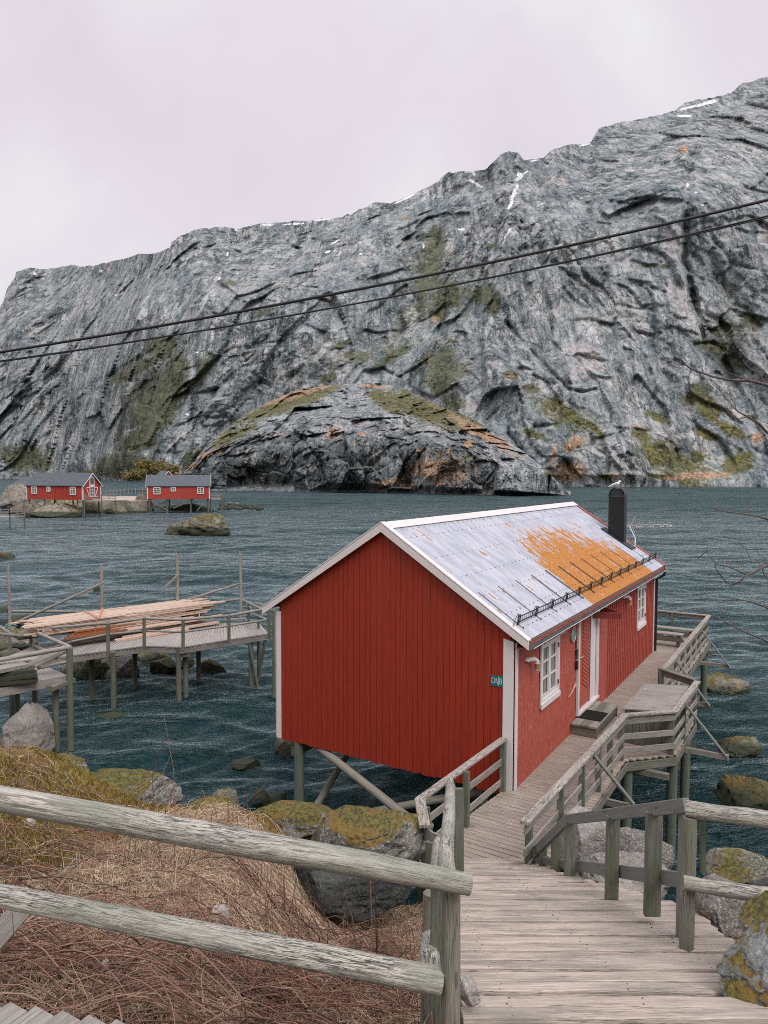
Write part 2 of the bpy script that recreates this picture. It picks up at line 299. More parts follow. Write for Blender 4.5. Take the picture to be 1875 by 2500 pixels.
# ---------------------------------------------------------------- mesh builder
class MB:
    """collects shapes; build() links them as ONE mesh object. uv is in metres, u along the grain."""
    def __init__(s): s.v = []; s.f = []; s.uv = []; s.r = []; s.sm = []
    def add(s, verts, faces, uvs, r=None, smooth=False):
        o = len(s.v); s.v += [tuple(map(float, x)) for x in verts]; r = rnd.random() if r is None else r; s.r += [r]*len(verts)
        for f, u in zip(faces, uvs): s.f.append([o+i for i in f]); s.uv += [tuple(map(float, x)) for x in u]; s.sm.append(smooth)
    def beam(s, p0, p1, wd, ht, up=(0, 0, 1), ch=None, r=None, wob=0., n=1, ext=0.):
        """board from p0 to p1, wd wide (sideways), ht high (along up), chamfered edges"""
        p0 = V(*p0); p1 = V(*p1); d = unit(p1-p0); p0 = p0-d*ext; p1 = p1+d*ext; L = np.linalg.norm(p1-p0)
        sd = np.cross(d, V(*up))
        if np.linalg.norm(sd) < 1e-4: sd = np.cross(d, V(1, 0, 0))
        sd = unit(sd); u = unit(np.cross(sd, d)); ch = min(wd, ht)*.12 if ch is None else ch
        a, b = wd/2, ht/2; prof = [(-a+ch, -b), (a-ch, -b), (a, -b+ch), (a, b-ch), (a-ch, b), (-a+ch, b), (-a, b-ch), (-a, -b+ch)] if ch > 0 else [(-a, -b), (a, -b), (a, b), (-a, b)]
        k = len(prof); verts = []; per = [0]
        for i in range(k): x, y = prof[i], prof[(i+1) % k]; per.append(per[-1]+math.hypot(x[0]-y[0], x[1]-y[1]))
        u0 = rnd.random()*5
        for j in range(n+1):
            t = j/n; q = p0+d*L*t+(sd*rnd.uniform(-wob, wob)+u*rnd.uniform(-wob, wob) if 0 < j < n else 0)
            verts += [q+sd*x+u*y for x, y in prof]
        faces = []; uvs = []
        for j in range(n):
            for i in range(k):
                i2 = (i+1) % k; faces.append([j*k+i, j*k+i2, (j+1)*k+i2, (j+1)*k+i]); ua, ub = u0+L*j/n, u0+L*(j+1)/n
                uvs.append([(ua, per[i]), (ua, per[i+1]), (ub, per[i+1]), (ub, per[i])])
        faces.append(list(range(k))[::-1]); uvs.append([(u0+prof[i][1]*.3, prof[i][0]) for i in range(k)][::-1])
        faces.append([n*k+i for i in range(k)]); uvs.append([(u0+L+prof[i][1]*.3, prof[i][0]) for i in range(k)])
        s.add(verts, faces, uvs, r); return s
    def log(s, pts, rads, seg=12, wob=0., r=None, cap=True, lump=0.):
        pts = [V(*p) for p in pts]; n = len(pts); rads = [rads]*n if np.isscalar(rads) else rads
        if wob and n == 2:
            a, b = pts; m = 14; side = unit(np.cross(b-a, UP)); ph = rnd.random()*9; r0, r1 = rads
            pts = [a+(b-a)*(i/m)+(side*math.sin(ph+i*.55)+UP*math.sin(ph*2+i*.4))*wob for i in range(m+1)]
            rads = [r0+(r1-r0)*i/m+math.sin(ph+i*1.3)*wob*.3 for i in range(m+1)]; n = m+1
        verts = []; L = 0; ls = [0]; prev = None; u0 = rnd.random()*5
        for i in range(n):
            d = unit(pts[min(i+1, n-1)]-pts[max(i-1, 0)])
            if prev is None: prev = unit(np.cross(d, UP if abs(d[2]) < .95 else V(1, 0, 0)))
            sd = unit(prev-d*(prev@d)); prev = sd; up = np.cross(sd, d)
            if i: L += np.linalg.norm(pts[i]-pts[i-1]); ls.append(L)
            for k in range(seg):
                a = 2*math.pi*k/seg; rr = rads[i]*(1+lump*math.sin(3*a+i*.8+u0)*.5+lump*rnd.uniform(-.5, .5)); verts.append(pts[i]+(sd*math.cos(a)+up*math.sin(a))*rr)
        faces = []; uvs = []; ra = max(rads)
        for i in range(n-1):
            for k in range(seg):
                k2 = (k+1) % seg; faces.append([i*seg+k, (i+1)*seg+k, (i+1)*seg+k2, i*seg+k2]); c = 2*math.pi*ra/seg
                uvs.append([(u0+ls[i], k*c), (u0+ls[i+1], k*c), (u0+ls[i+1], (k+1)*c), (u0+ls[i], (k+1)*c)])
        s.add(verts, faces, uvs, r, True)
        if cap:
            for i, rev in ((0, 0), (n-1, 1)):
                ring = verts[i*seg:(i+1)*seg]; idx = list(range(seg)); idx = idx[::-1] if rev else idx
                s.add(ring, [idx], [[(u0+.03*math.cos(6.28*k/seg), ra*math.sin(6.28*k/seg)) for k in idx]], r)
        return s
    def prism(s, poly, off, r=None, ax=0):
        """closed polygon (3D, planar) extruded by vector off; ax = index of the poly edge the grain follows"""
        poly = [V(*p) for p in poly]; off = V(*off); k = len(poly); g = unit(poly[(ax+1) % k]-poly[ax]); nn = unit(off); h = np.cross(nn, g)
        uvp = lambda p: (p@g, p@h); verts = poly+[p+off for p in poly]
        # make the first cap face away from off
        nor = np.cross(poly[1]-poly[0], poly[2]-poly[0]); flip = nor@off > 0
        c1 = list(range(k)); c2 = [k+i for i in range(k)]
        faces = [c1[::-1] if flip else c1, c2 if flip else c2[::-1]]; uvs = [[uvp(verts[i]) for i in f] for f in faces]
        for i in range(k):
            j = (i+1) % k; f = [i, j, k+j, k+i] if flip else [j, i, k+i, k+j]; e = unit(poly[j]-poly[i]); faces.append(f)
            al = abs(e@g) > .5
            uvs.append([((verts[q]@g, verts[q]@nn) if al else (verts[q]@nn*.2, verts[q]@h)) for q in f])
        s.add(verts, faces, uvs, r); return s
    def box(s, c, ax, ay, sz, r=None, ch=0.):
        c = V(*c); ax = unit(ax); s.beam(c-ax*sz[0]/2, c+ax*sz[0]/2, sz[1], sz[2], np.cross(ax, unit(ay)), ch, r); return s
    def build(s, name, mat, parent=None, **k):
        me = bpy.data.meshes.new(name); org = V(*root_loc(parent)) if parent else V(0, 0, 0)
        vv = np.array(s.v)-org; me.from_pydata(vv.tolist(), [], s.f)
        ul = me.uv_layers.new(name='UVMap'); ul.data.foreach_set('uv', np.array(s.uv, np.float32).ravel())
        at = me.attributes.new('rnd', 'FLOAT', 'POINT'); at.data.foreach_set('value', np.array(s.r, np.float32))
        me.polygons.foreach_set('use_smooth', s.sm); me.materials.append(M[mat] if isinstance(mat, str) else mat)
        o = bpy.data.objects.new(name, me); col.objects.link(o)
        if parent: o.parent = parent
        tag(o, **k); return o
def root_loc(o):
    x = np.zeros(3)
    while o is not None: x = x+np.array(o.location); o = o.parent
    return x
def tag(o, label=None, cat=None, group=None, kind=None):
    if label: o['label'] = label
    if cat: o['category'] = cat
    if group: o['group'] = group
    if kind: o['kind'] = kind
    return o
def thing(name, label, cat, loc=(0, 0, 0), group=None):
    o = bpy.data.objects.new(name, None); col.objects.link(o); o.location = tuple(map(float, loc)); o.empty_display_size = .2
    return tag(o, label, cat, group)
def beam_part(name, parent, p0, p1, wd, ht, mat, **k):
    kk = {q: k.pop(q) for q in ('label', 'kind') if q in k}
    return MB().beam(p0, p1, wd, ht, **k).build(name, mat, parent, **kk)
def log_part(name, parent, pts, r, mat, label=None, **k): return MB().log(pts, r, **k).build(name, mat, parent, label=label)

def grid_mesh(name, X, Y, Z, mat, attrs=None, parent=None, smooth=True, **k):
    n, m = X.shape; me = bpy.data.meshes.new(name); co = np.stack([X, Y, Z], -1).reshape(-1, 3).astype(np.float32)
    idx = np.arange(n*m).reshape(n, m); q = np.stack([idx[:-1, :-1], idx[:-1, 1:], idx[1:, 1:], idx[1:, :-1]], -1).reshape(-1, 4).astype(np.int32)
    me.vertices.add(n*m); me.vertices.foreach_set('co', co.ravel()); nf = len(q)
    me.loops.add(nf*4); me.loops.foreach_set('vertex_index', q.ravel()); me.polygons.add(nf)
    me.polygons.foreach_set('loop_start', np.arange(0, nf*4, 4, dtype=np.int32)); me.polygons.foreach_set('loop_total', np.full(nf, 4, np.int32))
    me.update(calc_edges=True); me.validate()
    if smooth: me.polygons.foreach_set('use_smooth', np.ones(nf, bool))
    for a, v in (attrs or {}).items(): at = me.attributes.new(a, 'FLOAT', 'POINT'); at.data.foreach_set('value', v.reshape(-1).astype(np.float32))
    me.materials.append(mat); o = bpy.data.objects.new(name, me); col.objects.link(o)
    if parent: o.parent = parent
    return tag(o, **k)
# ================================================================ the mountain across the water
def pl(pts, x): p = np.array(pts, float); return np.interp(x, p[:, 0], p[:, 1])
def crop(pts, ox, oy, k): return [(ox+a*k, oy+b*k) for a, b in pts]
RIDGE = [(-700, 1150), (-300, 1060), (-120, 930), (-50, 830)]+crop([(0, 630), (45, 560), (70, 480), (120, 412), (115, 388), (200, 368), (290, 372), (440, 350), (540, 355), (700, 320), (800, 290), (870, 285), (940, 270), (1000, 255), (1012, 215), (1060, 180), (1180, 135), (1280, 130), (1400, 135), (1500, 110)], 0, 500, .422) \
 + crop([(80, 467), (240, 455), (420, 440), (560, 425), (592, 402), (600, 415), (650, 385), (740, 350), (860, 335), (1000, 275), (1090, 225), (1160, 165), (1180, 170), (1300, 158), (1360, 155), (1450, 70), (1500, 45), (1550, 50), (1585, 100)], 600, 350, .422) \
 + crop([(200, 590), (280, 578), (330, 530), (420, 500), (510, 495), (560, 480), (605, 405), (700, 370), (820, 350), (940, 325), (1050, 290), (1110, 245), (1200, 228), (1300, 205), (1370, 195), (1420, 140), (1500, 115), (1580, 90), (1659, 68)], 1200, 150, .4069)+[(1960, 140), (2200, 60), (2700, 120)]
MB0 = [(-700, 1168), (150, 1168.5), (240, 1171), (300, 1176), (440, 1178), (1000, 1183), (1300, 1188), (2700, 1190)]
def fields(u, y, blobs, n):
    s = np.zeros_like(u)
    for cx, cy, rx, ry, ang, *st in blobs:
        a = R(ang); dx, dy = u-cx, y-cy; p = dx*math.cos(a)+dy*math.sin(a); q = -dx*math.sin(a)+dy*math.cos(a)
        s = np.maximum(s, (1.25-np.sqrt((p/rx)**2+(q/ry)**2))*(st[0] if st else 1))
    return s
def rockface():
    g = NG('mountain_rock'); pos = g.n('ShaderNodeNewGeometry').outputs['Position']; nrm = g.n('ShaderNodeSeparateXYZ'); g.l(g.n('ShaderNodeNewGeometry').outputs['Normal'], nrm.inputs[0])
    sc_ = g.attr('fine')   # feature scale: 1 for the mountain, smaller numbers for nearer rock
    p = g.n('ShaderNodeVectorMath', operation='SCALE'); g.l(pos, p.inputs[0]); g.l(sc_, p.inputs['Scale']); p = p.outputs[0]
    n0 = g.noise(p, .012, 5, .6, .6); n1 = g.noise(p, .07, 9, .68, .5); n2 = g.noise(g.map(p, (1, .25, .12)), .13, 8, .68, .3); n3 = g.noise(p, .55, 5, .7)
    c = g.mix(g.mr(n0, .38, .62), (.36, .41, .425), (.58, .59, .59))
    wv = g.n('ShaderNodeTexNoise'); g.l(p, wv.inputs['Vector']); wv.inputs['Scale'].default_value = .035; wv.inputs['Detail'].default_value = 4
    wa = g.n('ShaderNodeVectorMath', operation='MULTIPLY_ADD'); g.l(wv.outputs['Color'], wa.inputs[0]); wa.inputs[1].default_value = (26, 26, 26); g.l(p, wa.inputs[2])
    pr = g.map(wa.outputs[0], (1, .55, .5), rot=(0, .35, 0)); fa, ta = g.facets(pr, .040, 1.9); fb, tb = g.facets(pr, .115, 1.7); fc, tc_ = g.facets(pr, .34, 1.5)
    c = g.mix(g.mr(n1, .40, .60), g.mix(.5, c, (.17, .21, .225)), c)
    c = g.mix(g.mr(ta, .55, .9, 0, .36), c, (.15, .19, .205)); c = g.mix(g.mr(tb, .6, .95, 0, .34), c, (.13, .165, .18)); c = g.mix(g.mr(tc_, .1, .4, .30, 0), c, (.58, .57, .56))
    eg = g.voro(pr, .115, 'DISTANCE_TO_EDGE'); c = g.mix(g.math('MULTIPLY', g.mr(eg, .0, .07, .8, 0), g.mr(n0, .45, .6)), c, (.035, .045, .05))
    c = g.mix(g.mr(n2, .48, .60, 0, .8), c, (.085, .125, .14)); big = g.noise(p, .022, 6, .7, 1.); c = g.mix(g.mr(big, .46, .56, 0, .55), c, (.12, .165, .185)); c = g.mix(g.mr(big, .36, .44, .5, 0), c, (.46, .44, .42)); c = g.mix(g.mr(n2, .30, .42, .5, 0), c, (.50, .49, .48))
    c = g.mix(g.mr(n3, .53, .66, 0, .55), c, (.60, .59, .57)); c = g.mix(g.mr(n3, .34, .45, .6, 0), c, (.05, .065, .07))
    c = g.mix(g.mr(g.noise(p, .03, 4, .6, 1.), .55, .68, 0, .55), c, (.50, .455, .44))
    st = g.noise(g.map(p, (1, .10, .045)), .20, 7, .7, .4); gate = g.mr(g.noise(p, .012, 3, .5), .47, .60)
    c = g.mix(g.math('MULTIPLY', g.mr(st, .51, .60, 0, .7), gate), c, (.075, .11, .122)); c = g.mix(g.math('MULTIPLY', g.mr(st, .37, .43, .6, 0), gate), c, (.52, .51, .50))
    crk = g.voro(g.map(p, (1, 1, .55), rot=(0, .5, .3)), .055, 'DISTANCE_TO_EDGE'); c = g.mix(g.mr(crk, 0, .02, .3, 0), c, (.05, .06, .065))
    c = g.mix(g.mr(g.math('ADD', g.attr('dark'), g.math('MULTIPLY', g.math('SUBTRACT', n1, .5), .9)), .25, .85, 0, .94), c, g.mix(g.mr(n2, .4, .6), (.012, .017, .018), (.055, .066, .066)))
    vn = g.math('ADD', g.math('MULTIPLY', g.noise(p, .035, 5, .6), .6), g.math('MULTIPLY', g.noise(p, .22, 6, .75), .75)); f = lambda a, lo=.38, hi=.78: g.mr(g.math('ADD', g.attr(a), g.math('MULTIPLY', g.math('SUBTRACT', vn, .63), 2.2)), lo, hi, 0, .95)
    gr = g.mix(g.mr(n3, .4, .6), (.04, .058, .036), (.115, .135, .07)); gr = g.mix(g.mr(n1, .45, .6, 0, .7), gr, (.15, .14, .075))
    c = g.mix(f('veg'), c, g.mix(g.mr(g.attr('fresh'), .3, .7), gr, g.mix(g.mr(n3, .4, .6), (.055, .07, .018), (.19, .165, .05))))
    c = g.mix(f('ochre'), c, g.mix(g.mr(n3, .4, .6), (.26, .16, .09), (.52, .36, .24)))
    c = g.mix(f('pale'), c, (.42, .38, .36))
    c = g.mix(g.mr(g.math('ADD', g.attr('snow'), g.math('MULTIPLY', g.math('SUBTRACT', vn, .68), 1.1)), .42, .47), c, (.85, .86, .9))
    bn = g.n('ShaderNodeBump'); bn.inputs['Strength'].default_value = .6; g.l(g.math('ADD', g.math('MULTIPLY', n1, 1.2), g.math('ADD', g.math('MULTIPLY', n2, .8), g.math('MULTIPLY', n3, .28))), bn.inputs['Height'])
    g.l(g.math('DIVIDE', 5.5, sc_), bn.inputs['Distance'])
    prev = bn.outputs[0]
    for h_, kk in ((fa, .85), (fb, .6), (fc, .45)):
        b2 = g.n('ShaderNodeBump'); b2.inputs['Strength'].default_value = 1.; g.l(h_, b2.inputs['Height']); g.l(g.math('DIVIDE', kk, sc_), b2.inputs['Distance']); g.l(prev, b2.inputs['Normal']); prev = b2.outputs[0]
    return g.done(c, .95, prev)
M['mountain'] = rockface()
def face(name, u0, u1, nu, top, base, ny, kfun, relief, carve, masks, back, fine, smooth0=True, **kw):
    u = np.linspace(u0, u1, nu)[:, None]*np.ones(ny)[None]; t = np.linspace(0, 1, ny)[None]*np.ones(nu)[:, None]
    yb = base(u); yt = top(u)
    y = yb+(yt-yb)*t
    rx = (u-937.5)/F; hz = 1250-F*math.tan(PITCH)+(u-937.5)*ROLL
    def elev(yy):   # height gained per metre of distance
        Yn = (yy-(u-937.5)*ROLL-1250)/F; return (-sP-Yn*cP)/(cP-Yn*sP), cP-Yn*sP
    eb, _ = elev(yb); D0 = (WZ-H)/eb
    if smooth0:
        un = u[:, 0]; kk = np.exp(-(np.arange(-120, 121)/50.)**2); kk /= kk.sum(); dd = np.convolve(np.pad(D0[:, 0], 120, 'edge'), kk, 'valid'); D0 = dd[:, None]*np.ones_like(D0); eb = (WZ-H)/D0
    e, _ = elev(y); D_ = D0/(1-np.maximum(e, 0)*kfun(u, y, t))
    Z0 = H+D_*e; Pw = np.stack([rx*D_, D_, Z0*1.], -1)
    rel = relief(Pw, u, y, t)
    for pts, wd, dp in carve:     # gullies and ledges: distance to a polyline
        dm = np.full(u.shape, 1e9)
        for (ax, ay), (bx, by) in zip(pts[:-1], pts[1:]):
            L2 = (bx-ax)**2+(by-ay)**2; s = np.clip(((u-ax)*(bx-ax)+(y-ay)*(by-ay))/L2, 0, 1); dm = np.minimum(dm, np.hypot(u-ax-s*(bx-ax), y-ay-s*(by-ay)))
        nz = fbm(Pw*fine*.03, 3)*wd*.8; rel = rel-.7*dp*np.exp(-((dm+nz)/(wd*.7))**2)
    for _ in range(1):
        rp = np.pad(rel, 1, 'edge'); rel = rel*.25+(rp[2:, 1:-1]+rp[:-2, 1:-1]+rp[1:-1, 2:]+rp[1:-1, :-2])*.125+(rp[2:, 2:]+rp[2:, :-2]+rp[:-2, 2:]+rp[:-2, :-2])*.0625
    ue = (u-u0)/(u1-u0); rel = rel*sstep(0, .09, t)*(.45+.55*sstep(1.0, .93, t))*sstep(0, .06, ue)*sstep(1, .85, ue)
    Dn = D_-rel; X = rx*Dn; Yw = Dn; Z = H+Dn*e
    Z[:, 0] = WZ-6
    # the back slope behind the skyline
    bx, by, bz = [X], [Yw], [Z]
    for sfrac, dz in back: bx.append(X[:, -1:]*(1+sfrac)); by.append(Yw[:, -1:]*(1+sfrac)); bz.append(np.maximum(Z[:, -1:]-dz*(Z[:, -1:]-WZ), WZ-6))
    at = {k: np.concatenate([f(u, y, Pw)]+[np.zeros((nu, 1))]*len(back), 1) for k, f in masks.items()}
    at['fine'] = np.full((nu, ny+len(back)), fine)
    for k in ('veg', 'ochre', 'snow', 'dark', 'pale', 'fresh'): at.setdefault(k, np.zeros((nu, ny+len(back))))
    return grid_mesh(name, np.concatenate(bx, 1), np.concatenate(by, 1), np.concatenate(bz, 1), M['mountain'], at, **kw)
def rot3(p, ax, ang):
    c, s = math.cos(ang), math.sin(ang); q = p.copy()
    i, j = [(1, 2), (0, 2), (0, 1)][ax]; q[..., i] = c*p[..., i]-s*p[..., j]; q[..., j] = s*p[..., i]+c*p[..., j]; return q
def mrelief(Pw, u, y, t):
    wp = Pw+np.stack([fbm(Pw*.012+5, 3), fbm(Pw*.012+15, 3), fbm(Pw*.012+25, 3)], -1)*22
    big = fbm(wp*np.array([.006, .003, .003]), 3)*70
    lean = .55-.85*sstep(1080, 1420, u)+.45*pn(Pw*.004)
    q = np.stack([wp[..., 0]*np.cos(lean)-wp[..., 2]*np.sin(lean), wp[..., 1], (wp[..., 0]*np.sin(lean)+wp[..., 2]*np.cos(lean))], -1)
    a1, e1 = facet(q*np.array([.016, .006, .008])); a2, e2 = facet(q*np.array([.036, .020, .024])+7); a3, e3 = facet(q*np.array([.095, .055, .065])+13); a4, e4 = facet(Pw*np.array([.30, .14, .22])+3)
    ribs = ridged(q*np.array([.030, .005, .005]), 3, .5)*9
    gate = sstep(-.25, .35, fbm(Pw*.010+40, 2))
    sm = fbm(Pw*.22, 4, .62)*2.2+fbm(Pw*1.0, 2, .6)*.5
    return big*1.25+a1*15+ribs*.6+a2*8.0+a3*(1.5+3.4*gate)+a4*(.3+1.3*gate)+sm*(.4+.6*gate)-np.exp(-(e2/.08)**2)*2.2-np.exp(-(e3/.06)**2)*1.0*gate
veg = [(360, 980, 110, 200, 20, .62), (1050, 700, 110, 180, 0, .60), (1080, 900, 90, 120, 0, .62), (1640, 1120, 190, 70, 20, .58), (900, 860, 130, 50, -25, .55), (1770, 820, 90, 200, 0, .55), (1400, 1020, 160, 50, 30, .58), (330, 905, 95, 22, -28), (400, 850, 50, 40, -20), (430, 930, 45, 110, 12), (380, 1010, 60, 70, 25), (340, 1075, 75, 40, -15), (300, 1130, 90, 28, 0), (60, 1120, 90, 45, 0), (480, 1130, 60, 40, 0), (500, 905, 25, 60, 20),
       (1060, 600, 32, 75, 5), (1040, 655, 60, 22, -10), (1085, 720, 48, 45, 0), (1075, 760, 22, 40, 0), (1170, 720, 55, 28, 10), (1200, 745, 22, 40, 0), (1025, 750, 22, 22, 0), (950, 875, 75, 18, -32), (800, 925, 30, 18, -30), (840, 840, 40, 12, -20), (1085, 870, 30, 40, 20), (1075, 930, 45, 60, 5), (1100, 980, 40, 30, 20), (1245, 915, 35, 12, 10), (1290, 948, 35, 12, 10),
       (1375, 1000, 75, 16, 33), (1440, 1040, 60, 14, 35), (1560, 1060, 40, 22, 30), (1590, 1110, 26, 55, -32), (1660, 1170, 50, 12, 25), (1600, 1020, 40, 12, 25), (1700, 960, 42, 28, -30), (1725, 1000, 30, 45, -20), (1780, 1050, 60, 18, 28), (1720, 1060, 40, 16, 20), (1800, 1135, 55, 42, -25), (1700, 1115, 30, 20, 30), (1620, 1165, 60, 10, 8), (1480, 1165, 40, 10, 0), (1300, 1060, 40, 12, 20), (1730, 845, 60, 20, 10), (1820, 780, 50, 40, 0, .8), (560, 690, 40, 10, 0, .7), (1560, 650, 30, 10, 0, .8), (1610, 650, 20, 8, 0, .8), (1190, 600, 20, 12, 0, .8), (260, 1150, 60, 18, 0), (650, 760, 30, 10, -25, .8)]
och = [(1395, 1085, 38, 16, -32), (1380, 1150, 55, 32, 0), (1350, 1110, 14, 40, 10), (1720, 1160, 90, 10, 0), (1640, 1168, 40, 6, 0), (1649, 365, 13, 12, 0), (985, 530, 14, 6, 0, .9), (1060, 780, 18, 10, 0, .8), (1250, 920, 30, 6, 0, .7), (1845, 1070, 30, 20, 0, .8), (1560, 1040, 35, 5, 10, .7), (1500, 1165, 20, 5, 0), (300, 1160, 60, 8, 0, .8)]
snow = [(1247, 470, 6, 30, 20), (1238, 500, 4, 16, 30), (1258, 435, 14, 5, -30), (1231, 570, 4, 20, 30), (1223, 590, 2.5, 10, 30), (1265, 425, 20, 4, -30), (1150, 445, 20, 4, 30), (1140, 440, 6, 6, 0), (1165, 455, 12, 3, 20), (1680, 257, 58, 4.5, -14), (1715, 247, 20, 6, -14), (1650, 283, 22, 4, 0), (1660, 452, 4, 6, 0), (460, 1012, 8, 4, 0), (97, 668, 6, 4, 30), (720, 547, 32, 3, -3), (790, 536, 26, 2.5, -6), (980, 488, 30, 2.5, -25), (1000, 478, 16, 2, -25), (655, 549, 22, 2, 0), (1295, 392, 16, 2, -8), (1415, 353, 18, 2.5, -10), (1120, 560, 10, 2.5, 0), (1125, 560, 6, 4, 0), (1140, 420, 20, 2, 0), (820, 590, 18, 2.5, -30), (800, 615, 10, 3, -20), (485, 860, 6, 3, -30), (580, 560, 6, 3, 30), (560, 620, 3, 8, 10), (540, 680, 5, 3, -30), (1150, 425, 5, 5, 0), (1680, 470, 4, 3, 0), (1698, 500, 7, 3, 0), (1650, 330, 12, 2, 0), (1255, 425, 4, 8, 20), (290, 720, 4, 4, 0), (255, 662, 5, 4, 0), (745, 585, 4, 3, 0), (880, 620, 5, 3, 0), (1030, 600, 3, 8, 0, .9), (1560, 1000, 3, 2, 0)]
carve = [([(1664, 330), (1664, 378), (1660, 451), (1660, 557), (1656, 638), (1672, 700), (1690, 760), (1708, 823)], 11, 17), ([(1700, 480), (1700, 560), (1670, 640)], 6, 6),
         ([(1232, 790), (1281, 845), (1334, 905), (1383, 950), (1420, 958), (1450, 950)], 6, 11), ([(295, 660), (302, 690), (312, 712)], 6, 12), ([(250, 665), (285, 720), (340, 790), (348, 830)], 6, 9), ([(430, 590), (436, 640), (447, 770), (380, 855), (253, 930)], 9, 12),
         ([(1270, 430), (1245, 490), (1225, 590), (1180, 640)], 8, 9), ([(860, 540), (800, 620), (700, 700), (690, 745)], 7, 8), ([(1050, 560), (1070, 650), (1060, 760), (1090, 900)], 16, 8), ([(1190, 700), (1240, 800)], 10, 10), ([(270, 880), (200, 1000), (80, 1100)], 12, 12), ([(540, 560), (510, 700)], 8, 10), ([(720, 560), (735, 640), (680, 700)], 8, 8),
         ([(1340, 640), (1420, 700), (1560, 860), (1600, 960)], 8, 6), ([(1480, 1090), (1560, 1160)], 10, 6), ([(1760, 880), (1790, 940)], 12, 14), ([(1240, 1060), (1300, 1140)], 12, 9), ([(60, 690), (95, 850), (110, 1000)], 8, 9), ([(180, 700), (165, 860), (120, 980)], 8, 9), ([(640, 1010), (800, 900), (900, 840)], 14, 5)]
face('hills', -700, 2700, 1150, lambda u: pl(RIDGE, u)+fbm(np.stack([u*.03, u*0, u*0+3.], -1), 4, .6)*9, lambda u: pl(MB0, u), 400,
     lambda u, y, t: .80+.25*pn(np.stack([u*.003, y*.003, u*0], -1))+.25*sstep(.7, 1., t), mrelief, carve,
     {'veg': lambda u, y, p: fields(u, y, veg, p), 'ochre': lambda u, y, p: fields(u, y, och, p), 'snow': lambda u, y, p: fields(u, y, snow, p),
      'fresh': lambda u, y, p: sstep(880, 1050, y)*sstep(900, 1300, u), 'dark': lambda u, y, p: fields(u, y, [(1390, 1130, 50, 50, 0, .6), (1760, 860, 110, 60, 20, .75), (1340, 900, 70, 10, 45, .7)], p)},  # narrow dark ellipse: shade beneath the overhang ledge, put into the rock colour
     [(.25, .35), (.8, 1.1)], 1.0, kind='structure')
KT = crop([(120, 430), (150, 408), (190, 365), (240, 300), (330, 220), (400, 175), (480, 130), (600, 80), (740, 62), (820, 58), (900, 54), (1000, 75), (1080, 115), (1150, 150), (1250, 185), (1340, 240), (1450, 310), (1540, 380), (1600, 440), (1650, 492)], 350, 900, .633)
KB = [(420, 1194), (520, 1198), (800, 1200), (1000, 1203), (1060, 1206), (1394, 1210)]
def krelief(Pw, u, y, t):
    wp = Pw+np.stack([fbm(Pw*.05+5, 2), fbm(Pw*.05+15, 2), fbm(Pw*.05+25, 2)], -1)*4
    q = rot3(wp, 1, .35); a1, e1 = facet(q*np.array([.05, .03, .030])); a2, e2 = facet(q*np.array([.15, .09, .08])+5); a3, e3 = facet(q*np.array([.42, .25, .26])+9); a4, e4 = facet(Pw*1.1)
    return fbm(wp*.03, 3)*10+a1*14+a2*4.2+a3*1.3+a4*.4+ridged(q*np.array([.16, .05, .05]), 3, .55)*1.8+fbm(Pw*1.1, 3, .6)*.45-np.exp(-(e2/.07)**2)*1.2
def kb(lst): return [(350+a*.633, 900+b*.633, c*.633, d*.633, *r) for a, b, c, d, *r in lst]
KV = kb([(560, 125, 330, 44, -20, 1.), (1100, 165, 270, 52, 18, 1.1), (340, 260, 120, 40, -32, .8), (420, 225, 40, 12, -30), (230, 240, 60, 14, -35), (330, 190, 70, 10, -35, .9), (480, 130, 70, 10, -28), (640, 120, 55, 22, -10), (600, 100, 60, 12, -20), (900, 105, 50, 32, 10), (950, 150, 60, 22, 20), (1080, 175, 110, 24, 16), (1170, 205, 90, 22, 14), (1010, 90, 30, 14, 20), (1280, 205, 60, 18, 25), (1320, 265, 50, 16, 10), (1240, 345, 40, 10, -25), (1560, 410, 20, 18, 30), (540, 75, 70, 8, -14), (1120, 130, 60, 10, 30, .9)])
KO = kb([(600, 95, 300, 20, -16, .8), (1300, 250, 220, 26, 30, .85), (1150, 390, 180, 80, 0, .68), (890, 68, 85, 7, 6), (250, 330, 60, 12, -28), (185, 380, 40, 10, -35), (290, 320, 20, 14, 0), (1370, 285, 45, 14, -8), (1280, 240, 40, 8, 0, .9), (945, 440, 100, 16, -14), (1030, 455, 40, 14, 0), (1130, 440, 40, 12, 0), (1030, 380, 30, 10, -20), (1085, 355, 26, 14, -20), (1250, 290, 30, 20, -35), (730, 240, 22, 20, 0), (720, 265, 24, 14, 30), (838, 215, 16, 6, 0), (840, 250, 24, 8, -20), (810, 290, 14, 6, 0), (850, 290, 14, 5, 0), (1180, 320, 12, 16, 0), (1140, 330, 16, 16, 0), (1470, 320, 40, 5, 38, .9), (1070, 320, 20, 16, 0)])
KD = kb([(380, 400, 150, 75, 0, .95), (500, 430, 190, 45, 0, .95), (850, 330, 70, 70, 0, .6), (900, 230, 80, 50, 10, .55), (1015, 250, 50, 30, 0, .7), (1020, 410, 25, 25, 0, .8), (760, 330, 50, 90, 10, .55), (520, 215, 25, 14, 0, .9), (620, 220, 60, 60, 30, .6), (820, 460, 60, 16, 0, .8), (1550, 470, 90, 10, 0, .6)])  # lower-left ellipses: dark wet rock with the overhang's shade put into its colour
KP = kb([(515, 255, 40, 16, 5), (395, 360, 10, 4, 20), (340, 430, 44, 3, 28), (405, 375, 6, 3, 0), (430, 370, 4, 8, 0), (478, 437, 12, 3, -20), (640, 380, 30, 20, 30, .8)])
